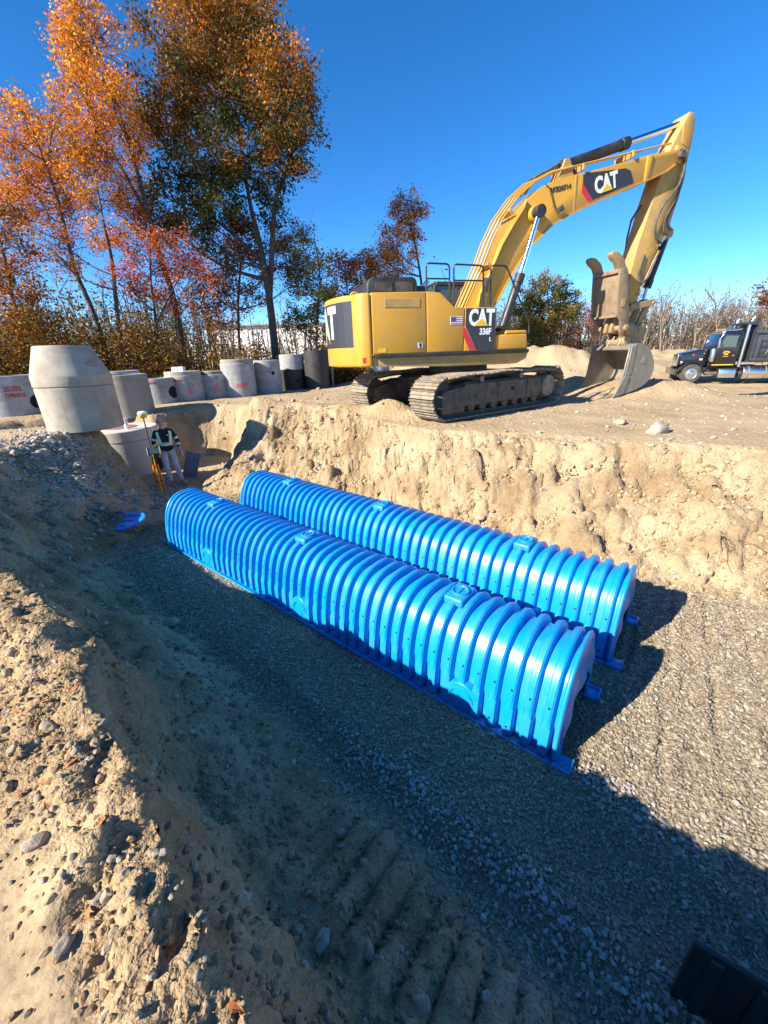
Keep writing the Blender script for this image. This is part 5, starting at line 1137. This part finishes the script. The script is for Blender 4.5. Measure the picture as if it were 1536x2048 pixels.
# ---------------------------------------------------------------- trees
def leaf_mat():
    m = bpy.data.materials.new('autumn_leaves'); m.use_nodes = True; n = m.node_tree.nodes; l = m.node_tree.links
    b = n['Principled BSDF']; b.inputs['Roughness'].default_value = .6; b.inputs['Specular IOR Level'].default_value = .25
    a = n.new('ShaderNodeAttribute'); a.attribute_name = 'leafcol'; tr_ = n.new('ShaderNodeBsdfTranslucent'); mx = n.new('ShaderNodeMixShader'); mx.inputs[0].default_value = .34
    l.new(a.outputs['Color'], b.inputs['Base Color']); l.new(a.outputs['Color'], tr_.inputs['Color'])
    l.new(b.outputs[0], mx.inputs[1]); l.new(tr_.outputs[0], mx.inputs[2]); l.new(mx.outputs[0], n['Material Output'].inputs['Surface']); return m
LEAF = leaf_mat()
def leaves(name, C, S, cols, parent=None, seed=0, flat=.0, kind=None):
    "C centres (n,3), S sizes, cols (n,3): one pointed leaf quad each"
    r_ = np.random.default_rng(seed); n_ = len(C)
    u = r_.normal(size=(n_, 3)); u[:, 2] *= .7; u /= np.linalg.norm(u, axis=1)[:, None]; w = r_.normal(size=(n_, 3)); w -= (w*u).sum(1)[:, None]*u; w /= np.linalg.norm(w, axis=1)[:, None]
    S = S[:, None]; V = np.stack([C-u*S*.5, C+w*S*.32-u*S*.05, C+u*S*.6, C-w*S*.32-u*S*.05], 1).reshape(-1, 3)
    F = np.arange(4*n_).reshape(-1, 4); o = np_mesh(name, V, F, LEAF, parent)
    at_ = o.data.attributes.new('leafcol', 'FLOAT_COLOR', 'FACE'); cc = np.concatenate([cols, np.ones((n_, 1))], 1).astype(np.float32); at_.data.foreach_set('color', cc.ravel())
    if kind: tag(o, kind=kind)
    return o
def spline(P, k=5):
    P = [Vector(p) for p in P]; out = []
    for i in range(len(P)-1):
        p0, p1, p2, p3 = P[max(i-1, 0)], P[i], P[i+1], P[min(i+2, len(P)-1)]
        for t_ in np.linspace(0, 1, k+1)[:-1]: out.append(.5*((2*p1)+(-p0+p2)*t_+(2*p0-5*p1+4*p2-p3)*t_*t_+(-p0+3*p1-3*p2+p3)*t_**3))
    return out+[P[-1]]
PAL = dict(oak=[(.05, .058, .012), (.085, .085, .016), (.19, .095, .018), (.34, .125, .018), (.48, .19, .02)], gold=[(.50, .15, .010), (.70, .26, .018), (.82, .40, .03), (.62, .19, .013)], red=[(.30, .05, .02), (.46, .085, .02), (.55, .16, .02), (.22, .06, .025)],
           brown=[(.20, .07, .02), (.32, .105, .018), (.13, .07, .02), (.45, .16, .02)], rust=[(.36, .11, .018), (.50, .16, .02), (.26, .085, .02), (.62, .23, .025)], pine=[(.045, .062, .015), (.075, .09, .02), (.17, .15, .025), (.28, .17, .025)], wood=[(.20, .08, .035), (.28, .11, .04), (.17, .10, .05), (.38, .14, .035), (.08, .09, .025), (.13, .13, .035)], under=[(.06, .06, .014), (.14, .08, .016), (.34, .16, .02), (.20, .07, .016), (.20, .18, .03)])
def tree(label, trunks, clumps, Yd_, pal, dens=1.0, leaf=.15, r0=.16, seed=1, bark='bark', group='autumn trees behind the stored manhole sections', name='tree', depth=1.0, wt=None, bare=0):
    """trunks/clumps given as (u,v) sightings at distance Yd_, spread in depth: gives every clump a place of its own in the crown's volume"""
    r_ = np.random.default_rng(seed); root_p = at(*trunks[0][0], Yd_); gz = ground(root_p.x, root_p.y)
    root = empty(name, (0, 0, 0), 0, label, 'tree', group)
    mb = MB(); nodes = []
    for ti, tk in enumerate(trunks):
        P = [at(u, v, Yd_+ (0 if i == 0 else r_.normal()*.12*depth*min(i, 3))) for i, (u, v) in enumerate(tk)]
        if ti == 0: P[0] = Vector((P[0].x, P[0].y, gz-.2))
        else:
            near = min(nodes, key=lambda q: (q[0]-P[0]).length); P[0] = near[0]
        sp = spline(P, 4); ra = r0 if ti == 0 else near[1]*.8
        rs = [max(.018, ra*(1-.85*i/(len(sp)-1))) for i in range(len(sp))]
        mb.tube(sp, rs, 9); nodes += list(zip(sp, rs))
    LC, LS, LK = [], [], []
    pal_ = np.array(PAL[pal])
    for ci, (u, v, ru, rv) in enumerate(clumps):
        yy = Yd_+r_.uniform(-1, 1)*ru*Yd_/795*depth*1.3; c_ = at(u, v, yy); sx_, sz_ = ru*yy/795, rv*yy/795
        best = min(nodes, key=lambda q: (q[0]-c_).length+max(0, q[0].z-(c_.z-.5*(q[0].xy-c_.xy).length))*2.5)
        mid = (best[0]+c_)/2+Vector((r_.normal()*.15, r_.normal()*.15, -.08*(c_-best[0]).length))
        sp = spline([best[0], mid, c_], 4); rl = max(.02, min(best[1]*.6, .02+.022*(c_-best[0]).length)); mb.tube(sp, [max(.012, rl*(1-.7*i/(len(sp)-1))) for i in range(len(sp))], 6)
        nsub = max(6, int(15*(sx_*sz_)**.6)); nl_ = int(dens*650*max(.25, sx_*sz_))
        q = r_.normal(size=(nsub, 3)); q /= np.linalg.norm(q, axis=1)[:, None]; q *= r_.uniform(.35, 1.05, (nsub, 1)); sub = np.array(c_)+q*np.array((sx_, sx_*.95, sz_))
        for s_ in sub:
            e_ = Vector(s_); st_ = sp[r_.integers(len(sp)//2, len(sp))]; mb.tube([st_, (st_+e_)/2+Vector((r_.normal()*.06, r_.normal()*.06, .05)), e_], [.014, .010, .006], 4, cap=False)
            for _ in range(bare+1):
                e2 = e_+Vector(r_.normal(size=3)*np.array((sx_, sx_, sz_))*.35)+Vector((0, 0, .15*sz_)); mb.tube([(st_+e_)/2, e2], [.007, .004], 3, cap=False)
        k = r_.integers(0, nsub, nl_); sig = .17*min(sx_, sz_)+.07
        LC.append(sub[k]+r_.normal(size=(nl_, 3))*np.array((sig, sig, sig*.8))); LS.append(leaf*.86*r_.uniform(.55, 1.4, nl_))
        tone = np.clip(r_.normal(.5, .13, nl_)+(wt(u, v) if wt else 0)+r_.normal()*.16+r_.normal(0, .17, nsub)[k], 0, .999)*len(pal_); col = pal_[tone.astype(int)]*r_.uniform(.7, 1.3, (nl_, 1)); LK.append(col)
    mb.build('trunk', M[bark], root)
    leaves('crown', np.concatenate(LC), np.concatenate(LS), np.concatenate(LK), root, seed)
    return root
tree('tall broad oak with dark green and orange crown and forked trunk', [[(553, 740), (545, 650), (533, 560), (518, 480), (503, 420), (485, 320), (470, 200)], [(540, 600), (546, 470), (552, 395), (578, 335), (588, 270), (585, 190)], [(533, 560), (480, 480), (420, 430), (370, 380), (330, 300)]],
     [(400, 40, 70, 42), (480, 50, 75, 50), (345, 100, 58, 45), (430, 115, 80, 50), (520, 105, 62, 48), (562, 130, 42, 45), (360, 175, 60, 42), (450, 190, 70, 48), (545, 195, 60, 48), (600, 190, 36, 45), (595, 255, 38, 42), (505, 255, 58, 42), (405, 250, 58, 36), (325, 265, 48, 36), (440, 315, 55, 36), (362, 330, 42, 36), (545, 300, 42, 36), (330, 395, 48, 36), (388, 425, 42, 32), (300, 225, 34, 32), (450, 395, 42, 32), (332, 450, 42, 34), (415, 470, 42, 32), (600, 320, 26, 26), (445, 5, 60, 35), (375, 5, 40, 30), (490, 330, 34, 28), (568, 345, 28, 24), (520, 385, 34, 26), (480, 440, 36, 26), (545, 430, 26, 24), (440, 360, 36, 26), (395, 370, 36, 26)],
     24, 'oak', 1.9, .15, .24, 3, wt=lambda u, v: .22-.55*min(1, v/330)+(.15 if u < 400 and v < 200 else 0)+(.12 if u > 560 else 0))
tree('tallest slender golden tree leaning with wispy top', [[(372, 740), (350, 610), (322, 520), (300, 440), (276, 350), (258, 290), (232, 200), (200, 110), (165, 40)], [(300, 440), (240, 330), (190, 250), (160, 190)]],
     [(160, 45, 40, 34), (125, 45, 24, 20), (188, 105, 50, 38), (150, 110, 34, 30), (222, 155, 42, 36), (172, 185, 40, 34), (228, 215, 42, 36), (250, 270, 32, 32), (140, 165, 30, 26), (272, 320, 28, 28), (190, 240, 38, 28), (205, 75, 28, 28), (165, 5, 30, 24)], 22, 'gold', 1.5, .12, .15, 5, bare=2)
tree('rust orange tree with spreading crown, leaning over the red-numbered base', [[(226, 745), (192, 640), (152, 545), (132, 465), (112, 390), (88, 320), (60, 250)], [(152, 545), (100, 500), (50, 470), (10, 400)]],
     [(48, 225, 48, 30), (105, 240, 48, 36), (38, 285, 44, 38), (100, 300, 52, 38), (152, 285, 38, 38), (60, 355, 52, 38), (15, 335, 40, 42), (130, 365, 48, 38), (20, 415, 40, 38), (90, 420, 42, 32), (150, 420, 35, 30)], 21, 'gold', 1.5, .12, .13, 7, wt=lambda u, v: -.2+(.25 if v < 290 else 0), bare=2)
tree('orange tree with narrow upright crown between the golden and rust trees', [[(250, 745), (237, 645), (224, 525), (206, 440), (192, 360), (182, 290)]],
     [(182, 285, 42, 36), (222, 325, 42, 36), (170, 345, 42, 36), (236, 390, 42, 36), (200, 420, 42, 36), (120, 480, 42, 28), (242, 465, 36, 28), (180, 470, 36, 28), (110, 520, 40, 28)], 20, 'gold', 1.5, .11, .11, 9, wt=lambda u, v: -.15, bare=2)
tree('red and orange maple with low crown in front of the oak', [[(306, 745), (312, 650), (302, 560), (300, 480)], [(312, 650), (345, 580), (370, 540)]],
     [(290, 445, 46, 32), (332, 480, 42, 36), (268, 500, 42, 32), (322, 540, 46, 36), (362, 520, 42, 32), (392, 560, 42, 36), (288, 580, 38, 32), (250, 560, 38, 30), (350, 600, 40, 30)], 20.5, 'red', 1.5, .11, .09, 11, bare=1)
tree('dark orange tree at the end of the tree line beyond the red-numbered base', [[(46, 745), (24, 590), (5, 500), (-25, 400)]], [(10, 480, 38, 42), (30, 540, 42, 32), (-15, 560, 38, 38), (20, 620, 46, 36), (5, 425, 34, 32), (70, 590, 36, 30), (70, 650, 40, 28)], 19, 'brown', 1.8, .12, .11, 13, wt=lambda u, v: .2)
tree('brown leaved tree close behind the oak trunk', [[(478, 742), (476, 620), (482, 520), (480, 470)]], [(470, 465, 38, 32), (492, 515, 42, 36), (450, 540, 42, 36), (430, 590, 46, 36), (500, 585, 38, 32), (575, 478, 32, 30), (562, 530, 36, 34), (602, 555, 32, 32), (440, 640, 40, 28)], 26, 'brown', 1.8, .13, .10, 15, bare=1)
tree('dark conifer with an orange sprig at its tip left of the excavator', [[(630, 742), (634, 650), (640, 560), (628, 470)]], [(612, 478, 22, 24), (602, 522, 28, 24), (640, 530, 26, 24), (612, 570, 32, 24), (642, 590, 36, 24), (620, 630, 40, 24), (642, 660, 34, 22), (590, 650, 26, 22)], 25, 'pine', 2.0, .12, .10, 17, wt=lambda u, v: .45 if v < 540 else -.1)
tree('small rust tree peeking over the excavator tail', [[(702, 742), (697, 620), (690, 530)]], [(685, 512, 26, 20), (702, 542, 32, 22), (668, 560, 28, 22), (732, 560, 32, 26), (722, 520, 18, 18), (700, 590, 44, 24), (655, 600, 26, 22), (750, 590, 36, 24)], 27, 'rust', 1.8, .13, .08, 19, bare=1, wt=lambda u, v: .1)
tree('orange tree with bare right side rising above the excavator hood', [[(856, 735), (846, 600), (836, 520), (822, 450), (815, 405)]], [(812, 408, 26, 20), (832, 432, 22, 22), (797, 440, 28, 24), (780, 478, 32, 25), (822, 480, 24, 22), (760, 512, 32, 25), (802, 520, 32, 25), (742, 545, 32, 25), (780, 556, 34, 22)], 28, 'rust', 1.9, .13, .11, 21, bare=2, wt=lambda u, v: .28)
tree('olive pine with yellowish top right of the boom foot', [[(1106, 742), (1100, 650), (1095, 575)]], [(1096, 566, 32, 18), (1070, 588, 32, 18), (1120, 588, 28, 18), (1058, 618, 38, 20), (1106, 612, 42, 20), (1040, 650, 36, 22), (1082, 648, 42, 22), (1130, 628, 30, 22), (1060, 680, 38, 22), (1100, 690, 40, 22)], 36, 'pine', 2.4, .16, .14, 23, group='trees beyond the yard', bare=1, wt=lambda u, v: .12 if v < 630 else .3)
tree('sparse purple brown tree between the pine and the bucket', [[(1162, 742), (1157, 640)]], [(1160, 622, 26, 22), (1132, 662, 32, 22), (1182, 648, 26, 22), (1150, 692, 36, 20)], 38, 'red', .35, .16, .09, 25, group='trees beyond the yard', bare=4, wt=lambda u, v: -.25)
tree('dark russet tree cut by the frame above the dump truck', [[(1560, 735), (1556, 640), (1548, 580)]], [(1545, 585, 28, 22), (1570, 600, 34, 26), (1535, 600, 14, 12)], 45, 'brown', 1.0, .2, .12, 27, group='trees beyond the yard')
# bare pale trees standing in front of the far wood
for i in range(15):
    u = 1190+i*24+rnd.uniform(-9, 9); Yd_ = rnd.uniform(44, 58); tp = rnd.uniform(600, 645); ln_ = rnd.uniform(-4, 22)
    root = empty('bare_tree', (0, 0, 0), 0, 'pale leafless tree at the front of the far wood', 'tree', 'pale bare trees along the far wood')
    mb = MB(); base = at(u, 742, Yd_); base.z = ground(base.x, base.y)-.2; top = at(u+ln_, tp, Yd_); md_ = (base+top)/2+Vector((rnd.uniform(-.4, .4), 0, 0)); sp = spline([base, md_, top], 6)
    mb.tube(sp, [max(.03, .15-.011*k) for k in range(len(sp))], 7)
    br_ = MB()
    for k in range(12):
        q = sp[rnd.randrange(4, len(sp))]; d_ = Vector((rnd.uniform(-1, 1), rnd.uniform(-.6, .6), rnd.uniform(.4, 1.1))).normalized(); L_ = rnd.uniform(1.2, 3.0); m_ = q+d_*L_*.5+Vector((0, 0, .15)); e_ = m_+d_*L_*.5+Vector((rnd.uniform(-.3, .3), 0, .2))
        br_.tube([q, m_, e_], [.05, .035, .012], 5, cap=False)
        for _ in range(5): s_ = q+(e_-q)*rnd.uniform(.3, 1); br_.tube([s_, s_+(d_+Vector((rnd.uniform(-.8, .8), rnd.uniform(-.5, .5), rnd.uniform(-.1, .6))))*rnd.uniform(.4, 1.1)], [.022, .008], 3, cap=False)
    mb.build('trunk', M['barkpale'], root); br_.build('branches', M['barkpale'], root)
# the far wood that reads as one mass
def wood(name, label, n_, X0, X1, Y0_, Y1_, hmin, hmax, seed, pal, nleaf, mbark):
    r_ = np.random.default_rng(seed); V = []; F = []; LC = []; LK = []; LS = []; pal_ = np.array(PAL[pal])
    def stick(a_, b_, w0, w1):
        d_ = b_-a_; s_ = np.cross(d_, r_.normal(size=3)); s_ /= np.linalg.norm(s_)+1e-9; t_ = np.cross(d_, s_); t_ /= np.linalg.norm(t_)+1e-9; i = len(V)
        for k in range(3):
            an = k*2.094; o_ = s_*math.cos(an)+t_*math.sin(an); V.append(a_+o_*w0); V.append(b_+o_*w1)
        for k in range(3): F.append((i+2*k, i+2*((k+1) % 3), i+2*((k+1) % 3)+1, i+2*k+1))
    for _ in range(n_):
        x_, y_ = r_.uniform(X0, X1), r_.uniform(Y0_, Y1_); h_ = r_.uniform(hmin, hmax); b_ = np.array((x_, y_, ground(x_, y_)-.2)); t_ = b_+np.array((r_.normal()*.5, r_.normal()*.3, h_)); stick(b_, t_, .07, .02)
        for _k in range(11):
            f_ = r_.uniform(.2, 1); q = b_+(t_-b_)*f_; e_ = q+np.array((r_.normal()*.7, r_.normal()*.5, r_.uniform(.2, 1.4)))*h_*.16; stick(q, e_, .025, .008)
            for _j in range(2): s_ = q+(e_-q)*r_.uniform(.3, 1); stick(s_, s_+np.array((r_.normal()*.4, r_.normal()*.3, r_.uniform(.0, .6)))*h_*.1, .014, .005)
        m_ = r_.poisson(nleaf)*(1 if r_.random() < .55 else 0) if nleaf else 0
        if m_:
            tone = r_.uniform(0, 1); LC.append(b_+np.array((0, 0, h_*r_.uniform(.5, .95)))+r_.normal(size=(m_, 3))*np.array((.8, .8, h_*.16))); LS.append(r_.uniform(.12, .26, m_)); LK.append(pal_[np.clip(((tone+r_.normal(0, .15, m_))*len(pal_)).astype(int), 0, len(pal_)-1)]*r_.uniform(.7, 1.25, (m_, 1)))
    o = np_mesh(name, np.array(V), np.array(F), mbark); tag(o, label, 'wood', kind='stuff')
    if LC: tag(leaves('foliage', np.concatenate(LC), np.concatenate(LS), np.concatenate(LK), o, seed), kind='stuff')
    return o
WB = mat('brown_twigs', (.105, .078, .056), .95, var=.25, scale=1.2)
wood('far_wood', 'brown leafless wood closing off the yard', 1150, 4, 95, 52, 76, 4.5, 8.0, 3, 'wood', 120, WB)
wood('far_wood', 'low brush and thin trees behind the stored manhole sections', 330, -40, -13, 25, 42, 2.5, 6.5, 5, 'under', 110, WB)
wood('far_wood', 'thin trees standing before the white building', 70, -15, 4, 26, 40, 2.5, 6.0, 6, 'under', 40, WB)
# undergrowth behind the manhole row
r_ = np.random.default_rng(77); n_ = 110000
ang = r_.uniform(0, 1, n_); bx = -24+ang*23.5; by = 18.6+np.abs(r_.normal(0, 2.3, n_))+np.clip(bx+9, -8, 8)*.34
hz = np.abs(r_.normal(0, 1.15, n_))*(1+.4*np.sin(bx*1.7)+.35*np.sin(bx*4.1+1))*(.55+1.15*(1-sstep(-12, -8, bx))); hz = np.abs(hz); hz = 3.6*np.tanh(hz/3.6); C = np.stack([bx, by, ground_v(bx, by)+hz], 1)
pal_ = np.array(PAL['under']); tone = np.clip(.5+.5*fbm(bx, by, hz, .8, 2, 4)+r_.normal(0, .22, n_), 0, .999); K = pal_[(tone*len(pal_)).astype(int)]*r_.uniform(.65, 1.2, (n_, 1))
ug = leaves('undergrowth', C, r_.uniform(.07, .15, n_), K, None, 5); tag(ug, 'dense autumn undergrowth between the tree trunks', 'undergrowth', kind='stuff')
# white building showing through the trees
bl = empty('building', (0, 0, 0), 0, 'long white building glimpsed through the tree trunks', 'building')
mb = MB(); mb.box((-11.2, 52, 2.0), (14.6, 10, 5.0)); wl_ = mb.build('wall', M['building'], bl)
mb = MB(); mb.box((-11.2, 52, 4.58), (15.2, 10.6, .16)); mb.build('roof', M['concgrey'], bl, bevel=.03)
for k in range(14): mb = MB(); mb.box((-18+k, 46.97, 2.0), (.08, .05, 4.9)); mb.build('wall_rib', M['building'], wl_)
for k in range(3): mb = MB(); mb.box((-16+5*k, 46.96, 1.0), (2.6, .06, 2.8)); mb.build('loading_door', M['concgrey'], wl_, bevel=.02)
